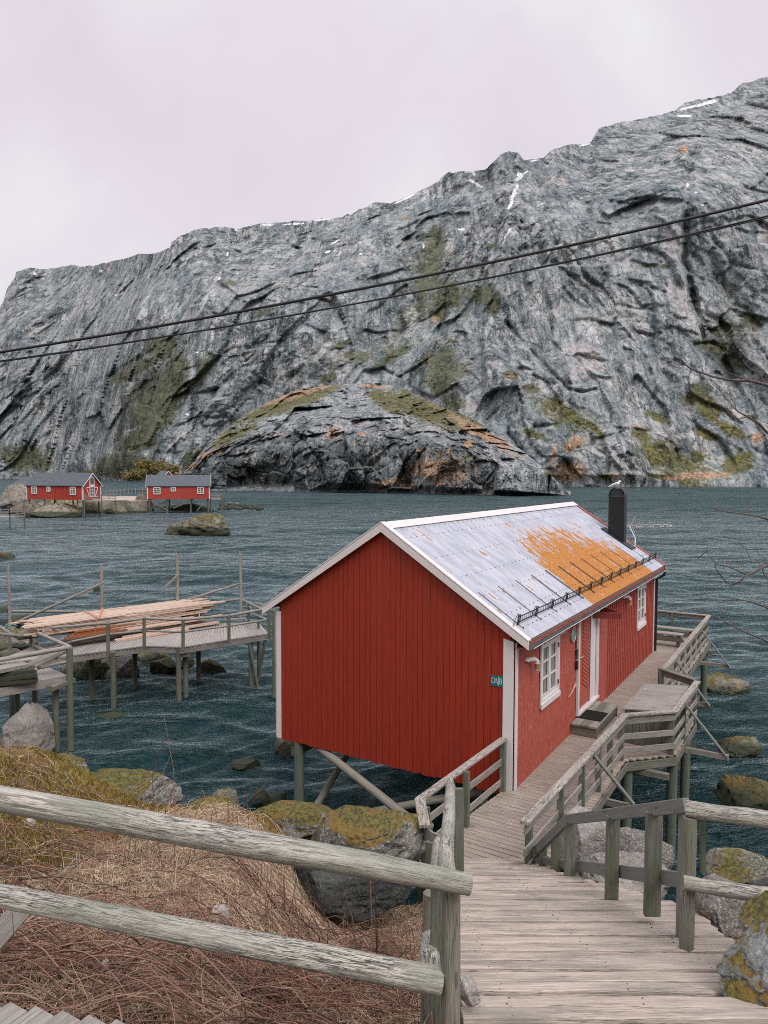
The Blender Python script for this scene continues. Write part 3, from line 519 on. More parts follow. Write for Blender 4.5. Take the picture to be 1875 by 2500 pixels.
face('hill_knoll', 425, 1393, 760, lambda u: np.minimum(pl(KT, u)+fbm(np.stack([u*.06, u*0, u*0+9.], -1), 4, .6)*5, pl(KB, u)-1), lambda u: pl(KB, u), 240,
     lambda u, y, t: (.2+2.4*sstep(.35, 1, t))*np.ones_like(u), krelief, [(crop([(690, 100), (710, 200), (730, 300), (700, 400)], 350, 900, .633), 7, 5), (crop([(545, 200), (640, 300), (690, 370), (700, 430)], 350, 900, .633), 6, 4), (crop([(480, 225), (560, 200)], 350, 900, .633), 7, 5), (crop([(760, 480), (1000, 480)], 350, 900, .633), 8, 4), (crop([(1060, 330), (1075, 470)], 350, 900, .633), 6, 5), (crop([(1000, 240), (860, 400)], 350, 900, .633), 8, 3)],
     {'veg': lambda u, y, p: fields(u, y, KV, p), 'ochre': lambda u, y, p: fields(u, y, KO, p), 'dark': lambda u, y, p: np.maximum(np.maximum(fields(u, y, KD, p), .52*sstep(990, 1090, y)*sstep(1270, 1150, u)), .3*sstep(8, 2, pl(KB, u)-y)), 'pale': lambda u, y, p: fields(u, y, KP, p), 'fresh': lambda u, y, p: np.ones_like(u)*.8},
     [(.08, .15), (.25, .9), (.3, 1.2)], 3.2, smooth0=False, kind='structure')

# ================================================================ the water
def water():
    nd, na = 860, 940
    d = 9*np.exp(np.linspace(0, 1, nd)*math.log(1500/9)); a = np.linspace(-1.0, 1.0, na)
    Dd, A = np.meshgrid(d, a, indexing='ij'); X = Dd*np.sin(A); Y = Dd*np.cos(A); cell = .0062*Dd
    z = 0
    for k, fq in enumerate((.045, .09, .18, .34, .62, 1.15, 2.1)):
        an = .25+(k % 3-1)*.45; q = np.stack([(X*math.cos(an)+Y*math.sin(an))*fq*.6, (-X*math.sin(an)+Y*math.cos(an))*fq*1.5, X*0+k*7.7], -1); q = q+fbm(q*.5+3, 2)[..., None]*.5
        z = z+(1-np.sqrt(pn(q)**2+.012)*2.2)*(.062/fq)*(.32 if fq < .2 else .85 if fq < 1 else 1.1)*np.clip(1.35-fq*cell*3.2, 0, 1)
    z = z-np.mean(z[:300])
    g = NG('sea_water'); pos = g.n('ShaderNodeNewGeometry').outputs['Position']
    b = None
    n1 = g.noise(g.map(pos, (1, 1.9, 1), rot=(0, 0, .18)), .9, 6, .62, .6); n2 = g.noise(g.map(pos, (1, 2.0, 1), rot=(0, 0, -.2)), 3.6, 5, .62, .5)
    n0 = g.noise(g.map(pos, (1, 2.4, 1), rot=(0, 0, .1)), .28, 4, .6, .5)
    n4 = g.noise(g.map(pos, (1, 1.8, 1), rot=(0, 0, .5)), 9., 4, .65, .4)
    nb = g.bump(n0, 1., .9); nb = g.bump(n1, 1., .42, nb); nb = g.bump(n2, 1., .12, nb); nb = g.bump(n4, 1., .02, nb)
    sy = g.n('ShaderNodeSeparateXYZ'); g.l(pos, sy.inputs[0]); far_ = sy.outputs[1]     # wind-roughened away from the sheltered shore
    dif = g.n('ShaderNodeBsdfDiffuse'); dif.inputs[0].default_value = (.009, .042, .047, 1); g.l(nb, dif.inputs['Normal'])
    tr = g.n('ShaderNodeBsdfTransparent'); tr.inputs[0].default_value = (.35, .5, .45, 1)
    m1 = g.n('ShaderNodeMixShader'); m1.inputs[0].default_value = .30; g.l(dif.outputs[0], m1.inputs[1]); g.l(tr.outputs[0], m1.inputs[2])
    gl = g.n('ShaderNodeBsdfGlossy'); g.l(g.mr(far_, 25, 260, .05, .26), gl.inputs['Roughness']); gl.inputs[0].default_value = (.80, .93, .96, 1); g.l(nb, gl.inputs['Normal'])
    fr = g.n('ShaderNodeFresnel'); fr.inputs['IOR'].default_value = 1.24; g.l(g.bump(n1, 1., .07), fr.inputs['Normal'])
    m2 = g.n('ShaderNodeMixShader'); g.l(g.math('MULTIPLY', fr.outputs[0], g.mr(far_, 35, 220, 1., .30)), m2.inputs[0]); g.l(m1.outputs[0], m2.inputs[1]); g.l(gl.outputs[0], m2.inputs[2])
    # small whitecaps
    fo = g.math('MULTIPLY', g.mr(g.noise(g.map(pos, (1, 2.6, 1)), 2.2, 6, .7), .72, .76), .3)
    fd = g.n('ShaderNodeBsdfDiffuse'); fd.inputs[0].default_value = (.6, .65, .67, 1); m3 = g.n('ShaderNodeMixShader'); g.l(fo, m3.inputs[0]); g.l(m2.outputs[0], m3.inputs[1]); g.l(fd.outputs[0], m3.inputs[2])
    g.l(m3.outputs[0], g.out.inputs[0]); g.t.nodes.remove(g.b)
    grid_mesh('water', X, Y, WZ+z, g.m, kind='structure')
    # sea bed
    x = np.array([-1500, -40, 40, 1500.]); Xb, Yb = np.meshgrid(x, np.array([30, 60, 1500.]), indexing='ij'); grid_mesh('sea_bed', Xb, Yb, Xb*0-5, plain('sea_bed_silt', (.02, .035, .03), .9), kind='structure')
water()

# ================================================================ the bank the viewer stands on
SLOPE = lambda y: 3.9-.386*y
def ground_h(x, y):
    near = SLOPE(y)-.32-.10*sstep(1.0, 0, x); near = np.where(y < 3.4, 2.6-.2*(y-3.4)*0, near)
    left = 2.95-.205*y+.82*sstep(-2.9, -4.8, x)*sstep(5, 8.5, y)+.06*np.maximum(-x-4, 0)
    edge = 8.9+.15*np.clip(-x, 0, 3)
    left = left-3.6*sstep(edge, edge+2.6, y)-.12*np.maximum(y-edge-2, 0)
    near = near-1.6*sstep(9, 12, y)
    k = sstep(-.35, -1.7, x); h = near*(1-k)+left*k
    h = h-.35*np.exp(-(((x+.4)/.9)**2+((y-8.3)/1.2)**2))   # hollow under the boulder
    rt = 2.75-.30*y-1.6*sstep(6, 8.2, y)-.12*np.maximum(y-8, 0)+.5*sstep(3.2, 4.2, x)*sstep(7, 5, y)
    k2 = sstep(1.9, 2.9, x); h = h*(1-k2)+np.minimum(rt, 3.0)*k2
    return np.maximum(h, -5.2)
def ground_z(x, y):
    x = np.asarray(x, float); y = np.asarray(y, float); p = np.stack([x, y, x*0], -1)
    return ground_h(x, y)+fbm(p*.8, 3)*.16+fbm(p*3.1, 3, .6)*.06
def ground():
    g = NG('bank_soil'); pos = g.n('ShaderNodeNewGeometry').outputs['Position']; n1 = g.noise(pos, 2.2, 6, .65); n2 = g.noise(pos, 14, 5, .7); n3 = g.noise(pos, .9, 3)
    c = g.mix(g.mr(n2, .36, .64), (.03, .022, .015), (.13, .095, .065)); c = g.mix(g.mr(n1, .48, .60), c, g.mix(g.mr(n2, .4, .6), (.10, .075, .02), (.27, .20, .06)))
    c = g.mix(g.attr('moss'), c, g.mix(g.mr(n2, .35, .62), (.06, .05, .012), (.27, .19, .035)))
    pz = g.n('ShaderNodeSeparateXYZ'); g.l(pos, pz.inputs[0]); c = g.mix(g.mr(pz.outputs[2], -1.7, -.6, 1, 0), c, (.05, .055, .045))
    m = g.done(c, .95, g.bump(g.math('ADD', n2, n1), .9, .06))
    xs = np.concatenate([np.array([-1200, -300, -80, -40, -25, -18]), np.arange(-14, 12, .09), np.array([14, 18, 25, 40, 80, 300, 1200])]); ys = np.concatenate([np.array([-1000, -60, -10, 0, 1.5]), np.arange(2.4, 16, .09), np.array([18, 22, 28, 40])])
    X, Y = np.meshgrid(xs, ys, indexing='ij'); Z = ground_z(X, Y); p = np.stack([X, Y, X*0], -1)
    moss = sstep(-.2, .3, fbm(p*.7, 3)+1.2*np.exp(-((Y-9.2)/1.1)**2)*sstep(-.3, -1.2, X)-.35-.2*sstep(8, 6, Y)+.6*sstep(-3.2, -4.5, X)+.5*sstep(2.6, 3.2, X))
    grid_mesh('ground', X, Y, Z, m, {'moss': moss}, kind='structure')
ground()
# ================================================================ the red cabin on stilts
CW, CL, EZ, ES, RZ = 5.272, 11.737, 2.6854, .2683, 4.5525
SL = (RZ-EZ)/(CW/2+ES); cs = math.cos(math.atan(SL)); sn = math.sin(math.atan(SL))
OG = .12
def cabin():
    t = thing('red_cabin', 'large red boarded cabin on stilts with a pale metal roof patched with orange lichen', 'cabin', W(-CW/2, CL/2, 0))
    top_at = lambda a: RZ-.07-SL*abs(a+CW/2)       # underside of the roof above the wall
    # gable wall toward the viewer: vertical boards of uneven width
    for name, b, out in (('gable_wall', 0., -1), ('far_gable_wall', CL, 1)):
        mb = MB(); a = -CW+.10
        mb.prism([W(-CW+.02, b-out*.03, -.04), W(-.02, b-out*.03, -.04), W(-.02, b-out*.03, top_at(0)-.02), W(-CW/2, b-out*.03, RZ-.1), W(-CW+.02, b-out*.03, top_at(0)-.02)], HL*(-out)*.05, ax=2)
        while a < -.06:
            wd = min(rnd.choice([.10, .12, .14, .14, .16]), -.06-a)
            if wd < .03: break
            a1 = a+wd-.0075; dz = -rnd.uniform(.09, .12); mid = -CW/2
            ps = [(a, dz), (a1, dz), (a1, top_at(a1))]+([(mid, RZ-.07)] if a < mid < a1 else [])+[(a, top_at(a))]
            mb.prism([W(x, b+out*.001, z) for x, z in ps][1:]+[W(ps[0][0], b+out*.001, ps[0][1])], HL*out*.022, ax=0); a += wd
        mb.build(name, 'red_deep', t)
    # long wall on the deck: plain boards to the door, board and batten beyond it
    holes = [(1.27, 2.36, 1.10, 2.36), (9.34, 10.42, 1.10, 2.36), (3.62, 5.22, .30, 2.6)]
    mb = MB(); b = .10
    mb.prism([W(-.03, .02, -.04), W(-.03, CL-.02, -.04), W(-.03, CL-.02, 2.75), W(-.03, .02, 2.75)], -HR*.04, ax=1)
    def strip(b0, b1, th, off=0.):
        segs = [(-.08, 2.76)]
        for h0, h1, z0, z1 in holes:
            if b1 > h0 and b0 < h1: segs = [(s0, s1) for s0, s1 in ((-.08, z0), (z1, 2.76)) if s1-s0 > .02]
        for s0, s1 in segs: mb.prism([W(off, b1, s0), W(off, b1, s1), W(off, b0, s1), W(off, b0, s0)], HR*th, ax=0)
    while b < CL-.1:
        if b < 6.15: wd = rnd.choice([.095, .12, .14]); strip(b, b+wd-.006, .022)
        else: wd = .19; strip(b, b+wd-.002, .012); strip(b+.005, b+.062, .036, .013)
        b += wd
    mb.build('long_wall', 'red_faded', t)
    MB().prism([W(-CW, .1, -.08), W(-CW, CL-.1, -.08), W(-CW, CL-.1, 2.7), W(-CW, .1, 2.7)], -HR*.025, ax=1).build('sea_side_wall', 'red_deep', t)
    MB().prism([W(-CW+.05, .05, -.02), W(-.05, .05, -.02), W(-.05, CL-.05, -.02), W(-CW+.05, CL-.05, -.02)], V(0, 0, -.05), ax=1).build('floor', 'fasciawood', t)
    jo = MB()
    for b in np.arange(.35, CL, 1.25): jo.beam(W(-CW+.1, b, -.17), W(-.1, b, -.17), .08, .18)
    for a in (-CW+.35, -.6): jo.beam(W(a, .1, -.36), W(a, CL-.1, -.36), .16, .2)
    jo.build('floor_joists', 'fasciawood', t)
    # corner boards
    for a, b, da, db in ((-CW, 0, 1, 1), (0, 0, -1, 1), (0, CL, -1, -1), (-CW, CL, 1, -1)):
        mb = MB(); wd = .11 if a < -1 else (.19 if b == 0 else .12); zb = -.03 if a == 0 else -.08
        f = W(a, b)-HL*db*.045; mb.prism([f+UP*zb, f+HR*da*wd+UP*zb, f+HR*da*wd+UP*(2.66 if a == 0 and b == 0 else 2.62), f+UP*2.62], HL*db*.02, ax=1)
        f = W(a, b)-HR*da*.042-HL*db*.024; mb.prism([f+UP*zb, f+HL*db*.10+UP*zb, f+HL*db*.10+UP*2.6, f+UP*2.6], HR*da*.02, ax=1)
        mb.build('corner_board', 'white', t)
    # corrugated metal roof
    for side, nm in ((1, 'roof_slope'), (-1, 'far_roof_slope')):
        nb, ns = 1500, 44
        bb = np.linspace(-OG, CL+.19, nb); ss = np.linspace(0, 1, ns); B, S = np.meshgrid(bb, ss, indexing='ij')
        half = CW/2+ES; A = -CW/2+side*half*(1-S); Zr = EZ+(RZ-EZ)*S
        nrm = UP*cs+HR*sn*side; wv = .008*np.cos(B/.076*2*math.pi)
        pt = HO[None, None]+A[..., None]*HR+B[..., None]*HL+Zr[..., None]*UP+nrm*(wv+.008)[..., None]
        # orange lichen, thickest on the far half and thinning toward the ridge
        up = (1-S)*half*-1; a_ = A
        hi = np.interp(B, [3.4, 4.4, 5, 7, 8.5, 10.2, 11], [-1.2, -1.9, -2.2, -2.2, -1.95, -1.2, -.5]); lim = sstep(-.45, 1.5, a_-hi)
        k = sstep(3.55, 3.95, B+.28*np.clip(a_+1.0, -2, .4)*-1)*sstep(10.75, 10.0, B+.25*(a_+.5))*lim*1.12+.30*sstep(.28, .05, B+OG)*sstep(-1.6, -.6, a_)+.28*np.exp(-((B-2.7)/.5)**2-((a_+.9)/.25)**2)+.22*np.exp(-((B-.2)/.25)**2)*sstep(-1.8, -1., a_)
        if side < 0: k = k*0+.25
        o = grid_mesh(nm, pt[..., 0]-root_loc(t)[0], pt[..., 1]-root_loc(t)[1], pt[..., 2]-root_loc(t)[2], roofmat(), {'lichen': k, 'rb': B, 'rs': S*half/cs}, parent=t)
    MB().prism([W(-CW/2, -OG, RZ-.03), W(-CW-ES, -OG, EZ-.03), W(-CW-ES, -OG, EZ-.055), W(-CW/2, -OG, RZ-.055), W(ES, -OG, EZ-.055), W(ES, -OG, EZ-.03)], HL*(CL+.3), ax=1).build('roof_boarding', 'fasciawood', t)
    rc = MB()
    for i in range(6):
        b0 = -OG-.01+i*(CL+.32)/6; b1 = b0+(CL+.32)/6+.03; z0 = RZ+.035+.003*i
        for sd in (1, -1): rc.prism([W(-CW/2, b0, z0), W(-CW/2, b1, z0), W(-CW/2+sd*.17, b1, z0-.17*SL), W(-CW/2+sd*.17, b0, z0-.17*SL)], UP*.006, ax=0)
    rc.build('ridge_cap', 'white', t)
    scw = MB()
    for b in np.arange(0, CL, .228):
        for s in (.25, .62, 1.15, 1.7, 2.3, 2.95, 3.2):
            p = W(ES-s*cs, b+.02*(s > 1), EZ+s*sn)+(UP*cs+HR*sn)*.022; scw.box(p, HL, HR, (.017, .017, .01))
    scw.build('roof_screws', 'black', t, kind='stuff')
    # barge boards on both gables
    for b, o in ((-OG-.002, -1), (CL+.19, 1)):
        for sd in (1, -1):
            e = W(-CW/2+sd*(CW/2+ES+.03), b, EZ-.03*SL+.005); r_ = W(-CW/2, b, RZ+.015)
            mb = MB(); mb.prism([e, r_, r_-UP*.155, e-UP*.135], HL*o*.028, ax=0)
            mb.prism([e+UP*.012+HL*o*.03, r_+UP*.012+HL*o*.03, r_+UP*.035+HL*o*.03, e+UP*.035+HL*o*.03], -HL*o*.14, ax=0); mb.build('barge_board', 'white' if o < 0 else 'red_faded', t)
    # eaves: red fascia, gutter, downpipe
    MB().prism([W(ES-.03, -OG, EZ-.02), W(ES-.03, CL+.17, EZ-.02), W(ES-.03, CL+.17, EZ-.16), W(ES-.03, -OG, EZ-.16)], HR*.022, ax=0).build('eaves_board', 'red_faded', t)
    MB().prism([W(.03, -.05, EZ-.165), W(ES-.01, -.05, EZ-.165), W(ES-.01, CL+.1, EZ-.165), W(.03, CL+.1, EZ-.165)], UP*.015, ax=1).build('soffit', 'red_faded', t)
    mb = MB(); n = 10; prof = [(.055*math.cos(math.pi*i/n+math.pi), .055*math.sin(math.pi*i/n+math.pi)) for i in range(n+1)]
    for i in range(n):
        (x0, z0), (x1, z1) = prof[i], prof[i+1]; q = lambda x, z, b: W(ES+.045+x, b, EZ-.105+z)
        mb.prism([q(x0, z0, -OG+.02), q(x0, z0, CL+.15), q(x1, z1, CL+.15), q(x1, z1, -OG+.02)], UP*.004, ax=0)
    mb.beam(W(ES+.10, -OG+.02, EZ-.10), W(ES+.10, CL+.15, EZ-.10), .014, .014)
    g_ = mb.build('gutter', 'bluegrey', t)
    MB().beam(W(ES+.112, -OG+.02, EZ-.118), W(ES+.112, CL+.15, EZ-.118), .01, .012).build('gutter_lip', 'white', g_)
    MB().log([W(ES+.04, CL+.02, EZ-.16), W(ES+.04, CL+.02, EZ-.28), W(.08, CL+.06, EZ-.42), W(.08, CL+.06, -.05)], .04).build('downpipe', 'black', t)
    # windows
    for b0 in (1.25, 9.33):
        b1, z0, z1 = b0+1.10, 1.10, 2.34; fr = MB(); o = .03
        fr.prism([W(.022, b0, z0), W(.022, b0+.10, z0), W(.022, b0+.10, z1), W(.022, b0, z1)], HR*o, ax=1)
        fr.prism([W(.022, b1-.10, z0), W(.022, b1, z0), W(.022, b1, z1), W(.022, b1-.10, z1)], HR*o, ax=1)
        fr.prism([W(.022, b0+.10, z0), W(.022, b1-.10, z0), W(.022, b1-.10, z0+.13), W(.022, b0+.10, z0+.13)], HR*o, ax=0)
        fr.prism([W(.022, b0+.10, z1-.08), W(.022, b1-.10, z1-.08), W(.022, b1-.10, z1), W(.022, b0+.10, z1)], HR*o, ax=0)
        wn = fr.build('window', 'white', t)
        MB().prism([W(-.025, b0+.05, z0+.1), W(-.025, b1-.05, z0+.1), W(-.025, b1-.05, z1-.05), W(-.025, b0+.05, z1-.05)], HR*.012, ax=0).build('pane', 'curtain', wn)
        cm = (b0+b1)/2; s = MB(); A0, A1 = b0+.10, b1-.10; q0, q1 = z0+.13, z1-.08
        for x0, x1 in ((A0, cm-.012), (cm+.012, A1)):
            for y0, y1, xa, xb in ((q0, q1, x0, x0+.055), (q0, q1, x1-.055, x1)): s.prism([W(-.005, xa, y0), W(-.005, xb, y0), W(-.005, xb, y1), W(-.005, xa, y1)], HR*.035, ax=1)
            for yy, h in ((q0, .07), (q1-.06, .06), (q0+(q1-q0)*.36, .03), (q0+(q1-q0)*.67, .03)): s.prism([W(-.004, x0+.055, yy), W(-.004, x1-.055, yy), W(-.004, x1-.055, yy+h), W(-.004, x0+.055, yy+h)], HR*.03, ax=0)
        s.prism([W(-.002, cm-.011, q0), W(-.002, cm+.011, q0), W(-.002, cm+.011, q1), W(-.002, cm-.011, q1)], HR*.03, ax=1)
        s.build('sash', 'white', wn)
        MB().prism([W(.02, b0-.06, z1+.035), W(.02, b1+.08, z1+.035), W(.135, b1+.08, z1+.01), W(.135, b0-.06, z1+.01)], UP*.022, ax=0).build('drip_board', 'red_dark' if b0 < 3 else 'red_faded', wn)
        MB().prism([W(.136, b0-.06, z1+.012), W(.136, b1+.08, z1+.012), W(.136, b1+.08, z1+.03), W(.136, b0-.06, z1+.03)], HR*.006, ax=0).build('drip_edge', 'white', wn)
        MB().prism([W(.05, b0-.01, z0-.02), W(.05, b1+.01, z0-.02), W(.075, b1+.01, z0-.02), W(.075, b0-.01, z0-.02)], UP*.10, ax=0).build('sill', 'white', wn)
        for z in (z0+.28, z1-.22): MB().box(W(.058, b1-.10, z), UP, HR, (.09, .02, .02)).build('hinge', 'bluegrey', wn)
    # door with herringbone boards, wide white reveal beside it
    d = MB().prism([W(-.03, 3.70, .36), W(-.03, 4.66, .36), W(-.03, 4.66, 2.6), W(-.03, 3.70, 2.6)], HR*.04, ax=1).build('door', 'red_faded', t)
    hb = MB()
    for i in range(22):
        z = .62+i*.088
        if z+.34 < 2.62: hb.prism([W(.011, 4.08, z+.26), W(.011, 4.60, z), W(.011, 4.60, z+.072), W(.011, 4.08, z+.332)], HR*.012, ax=0)
    hb.build('herringbone_panel', 'red_faded', d)
    hd = MB().log([W(.012, 3.80, 1.52), W(.06, 3.80, 1.52), W(.065, 3.93, 1.52)], .011, seg=8).build('handle', 'galv', d)
    fr = MB()
    fr.prism([W(.02, 3.60, .28), W(.02, 3.70, .28), W(.02, 3.70, 2.62), W(.02, 3.60, 2.62)], HR*.05, ax=1)
    fr.prism([W(.02, 4.66, .30), W(.02, 4.90, .30), W(.02, 4.90, 2.62), W(.02, 4.66, 2.62)], HR*.012, ax=1)
    fr.prism([W(.0, 4.90, .30), W(.0, 5.14, .30), W(.0, 5.14, 2.62), W(.0, 4.90, 2.62)], HR*.012, ax=1)
    fr.prism([W(.02, 5.14, .28), W(.02, 5.24, .28), W(.02, 5.24, 2.62), W(.02, 5.14, 2.62)], HR*.045, ax=1)
    fr.prism([W(-.03, 3.64, .27), W(-.03, 5.26, .27), W(.09, 5.26, .27), W(.09, 3.64, .27)], UP*.05, ax=0)
    fr.build('door_frame', 'white', t)
    aw = MB(); aw.beam(W(.03, 4.75, 2.30), W(.50, 5.42, 2.22), .03, .15); aw.beam(W(.03, 5.5, 2.30), W(.50, 5.45, 2.22), .03, .15); aw.build('bracket_board', 'red_dark', t)
    # wall fittings
    for b, z in ((.62, 2.02), (7.78, 2.12)):
        la = MB().log([W(.022, b-.12, z+.16), W(.022, b-.12, z+.165), W(.06, b-.05, z+.17), W(.12, b+.05, z+.165), W(.15, b+.09, z+.12), W(.15, b+.09, z+.08)], [.055, .05, .042, .042, .048, .052]).build('wall_lamp', 'enamel', t)
        MB().log([W(.15, b+.09, z+.08), W(.15, b+.09, z-.03), W(.15, b+.09, z-.06)], [.042, .042, .02]).build('lamp_glass', 'amber', la)
        cg = MB(); c = W(.15, b+.09, z)
        for k in range(4):
            v = HR*math.cos(k*math.pi/2+.4)+HL*math.sin(k*math.pi/2+.4); cg.log([c+v*.05+UP*.08, c+v*.05-UP*.05, c+v*.02-UP*.09], .005, seg=5)
        cg.log([c+(HR*math.cos(q)+HL*math.sin(q))*.052-UP*.03 for q in np.linspace(0, 6.283, 13)], .006, seg=5, cap=False); cg.build('lamp_guard', 'enamel', la)
    jb = MB().box(W(.05, 7.62, 2.44), UP, HR, (.26, .05, .13), ch=.008); jb.build('junction_box', 'bluegrey', t)
    pq = MB().log([W(.022, 3.25, 2.13), W(.05, 3.25, 2.13)], .155, seg=28); pq = pq.build('round_plaque', 'plaque', t)
    rg = MB().log([W(.055, 3.25+.15*math.cos(q), 2.13+.15*math.sin(q)) for q in np.linspace(0, 6.283, 25)], .012, seg=6, cap=False); rg.build('plaque_rim', 'galv', pq)
    kb_ = MB().box(W(.05, 3.50, 1.66), UP, HR, (.20, .05, .085), ch=.008); kb_ = kb_.build('key_box', 'bluegrey', t)
    MB().box(W(.05, 3.50, 1.42), UP, HR, (.17, .06, .09), ch=.008).build('lock_case', 'black', t)
    MB().log([W(.035, 3.46, 2.05), W(.035, 3.45, 1.78)], .008, seg=6).build('lock_cable', 'black', t)
    # the blue-green company sign, with its lettering
    s0, s1, z0, z1 = -.42, -.19, 1.80, 1.985
    sg = MB().prism([W(s0, -.025, z0), W(s1, -.025, z0), W(s1, -.025, z1), W(s0, -.025, z1)], -HL*.012, ax=0).build('company_sign', 'teal', t)
    def stroke(mb, pts):
        for p, q in zip(pts[:-1], pts[1:]): mb.beam(W(p[0], -.0385, p[1]), W(q[0], -.0385, q[1]), .003, .0075, up=np.cross(HL, unit(W(q[0], 0, q[1])-W(p[0], 0, p[1]))), ch=0, ext=.002)
    L1 = MB(); x = s0+.018; h0, h1 = 1.850, 1.940
    stroke(L1, [(x, h0), (x, h1), (x+.03, h1), (x+.05, h1-.018), (x+.057, h1-.045), (x+.05, h0+.018), (x+.03, h0), (x, h0)])
    x += .078; stroke(L1, [(x, h0), (x, h1+.004), (x+.045, h0-.03), ]); stroke(L1, [(x+.045, h0-.04), (x+.045, h1+.03)])
    x += .062; stroke(L1, [(x, h0), (x, h1), (x+.032, h1), (x+.042, h1-.012), (x+.042, h1-.033), (x+.032, h1-.043), (x, h1-.043)]); stroke(L1, [(x+.032, h1-.043), (x+.047, h1-.055), (x+.047, h0+.012), (x+.035, h0), (x, h0)])
    L1.build('lettering', 'white_far', sg)
    # roof furniture: snow guard with its straps
    nrm = UP*cs+HR*sn; dn = HR*cs-UP*sn; rp = lambda s, b, h=0.: W(ES, b, EZ)-dn*s+nrm*(h+.02)
    sgd = MB(); S0 = (ES-0.0)/cs
    for i in range(14):
        b = .17+.905*i
        sgd.beam(rp(S0-.10, b, .006), rp(S0+.93, b, .006), .022, .006, up=nrm, ch=0)
        for db in (-.03, .03): sgd.beam(rp(S0+.02, b+db), rp(S0-.02, b+db)+UP*.21, .012, .012, ch=0)
        sgd.log([rp(S0+.03, b-.03, .0)+UP*.0]+[rp(S0+.0, b-.03-.26*q, 0)+UP*(.21*math.cos(q*1.45)+.0) for q in np.linspace(0, 1, 7)], .006, seg=5)
    for h in (.06, .15): sgd.beam(rp(S0, .10)+UP*h, rp(S0, 12.0)+UP*h, .014, .016, ch=0)
    for b in np.arange(.14, 12, .10): sgd.beam(rp(S0, b)+UP*.065, rp(S0, b)+UP*.15, .007, .007, ch=0)
    sgd.build('snow_guard', 'black', t)
    # chimney with an arched cowl
    c0, c1, cb0, cb1 = -1.30, -.76, 11.02, 11.36; zt = 4.83
    zt = D(1507, 1212, 23.2)[2]
    ch = MB(); ca, cbm = -1.02, 11.25
    ch.beam(W(ca, cbm, 3.1), W(ca, cbm, zt), .34, .48, up=HR, ch=.004); chm = ch.build('chimney', 'chimney', t)
    fl = MB().prism([rp(S0+.62, 10.95, .012), rp(S0+.62, 11.55, .012), rp(S0+1.75, 11.55, .012), rp(S0+1.75, 10.95, .012)], nrm*.01, ax=0).build('chimney_flashing', 'cowl', chm)
    cw = MB(); cw.beam(W(ca, cbm, zt), W(ca, cbm, zt+.07), .38, .52, up=HR, ch=.004)
    arc = [(ca+.24*math.cos(q), zt+.07+.235*math.sin(q)) for q in np.linspace(0, math.pi, 13)]
    for (x0, z0_), (x1, z1_) in zip(arc[:-1], arc[1:]): cw.prism([W(x0, cbm-.17, z0_), W(x0, cbm+.17, z0_), W(x1, cbm+.17, z1_), W(x1, cbm-.17, z1_)], UP*-.012, ax=0)
    cw.beam(W(ca+.1, cbm, zt+.07), W(ca+.1, cbm, zt+.16), .1, .16, up=HR)
    for bb in (cbm-.12, cbm+.10): cw.prism([W(x, bb, z) for x, z in [(ca+.20*math.cos(q), zt+.07+.195*math.sin(q)) for q in np.linspace(0, math.pi, 13)]], HL*.02)
    cw.build('cowl', 'cowl', chm)
    # aerial behind the chimney
    an = thing('tv_aerial', 'thin pale television aerial sticking out behind the black chimney', 'aerial', W(-.55, 11.75, 3.1))
    p0, p1 = D(1530, 1283, 24.), D(1640, 1281, 23.6); bo = MB().log([p0, p1], .022, seg=6).build('boom', 'galv', an)
    MB().log([W(-.6, 11.72, 2.95), W(-.58, 11.74, 3.5), p0+(p1-p0)*.06-UP*.02], .022, seg=7).build('mast', 'galv', an)
    el = MB(); d_ = unit(p1-p0); bk = unit(np.cross(d_, UP))
    for i, q in enumerate([.24, .28, .31, .35, .38, .51, .54, .58, .61, .76, .79, .83, .92, .95, .98, 1.0]):
        c = p0+(p1-p0)*q
        for sg_ in (1, -1):
            for s2 in (1, -1): el.log([c, c+UP*sg_*.07+bk*s2*.05-d_*.03], .011, seg=4)
    rf = MB(); c = p0+(p1-p0)*.1
    for sg_ in (1, -1):
        e = c+UP*.30*sg_+d_*.13; rf.log([c, e], .018, seg=5); rf.log([e-bk*.25, e+bk*.25], .006, seg=4); rf.log([c+(e-c)*.5-bk*.25, c+(e-c)*.5+bk*.25], .006, seg=4)
    el.build('directors', 'galv', an); rf.build('reflector', 'galv', an)
    # stilts and slanting braces under the floor
    def stilt(a, b, r=.105, zb=-3.2): MB().log([W(a, b, -.45 if b > .3 else -.10), W(a, b, zb)], [r, r*1.08]).build('stilt', 'piling', t)
    for a, b in ((-4.78, .08), (-2.6, 2.9), (-4.85, 4.2), (-4.85, 8.1), (-4.85, 11.4), (-2.6, 7.3), (-2.6, 11.4), (-.55, 4.2), (-.55, 8.1), (-.55, 11.4), (-.7, .4)): stilt(a, b, zb=-4)
    def brace(p, q, r=.075): MB().log([p, q], [r, r*1.1]).build('brace', 'brace', t)
    brace(W(-4.35, .12, -.12), D(1022, 2018, 12.6)-UP*0, .078)
    brace(D(852, 1835, 15.9), D(748, 2008, 14.6), .07)
    brace(D(772, 2008, 14.2), D(1200, 1928, 12.9), .075)
    brace(W(-2.9, 2.8, -.5), W(-.7, 3.4, -2.6), .07)
    return t
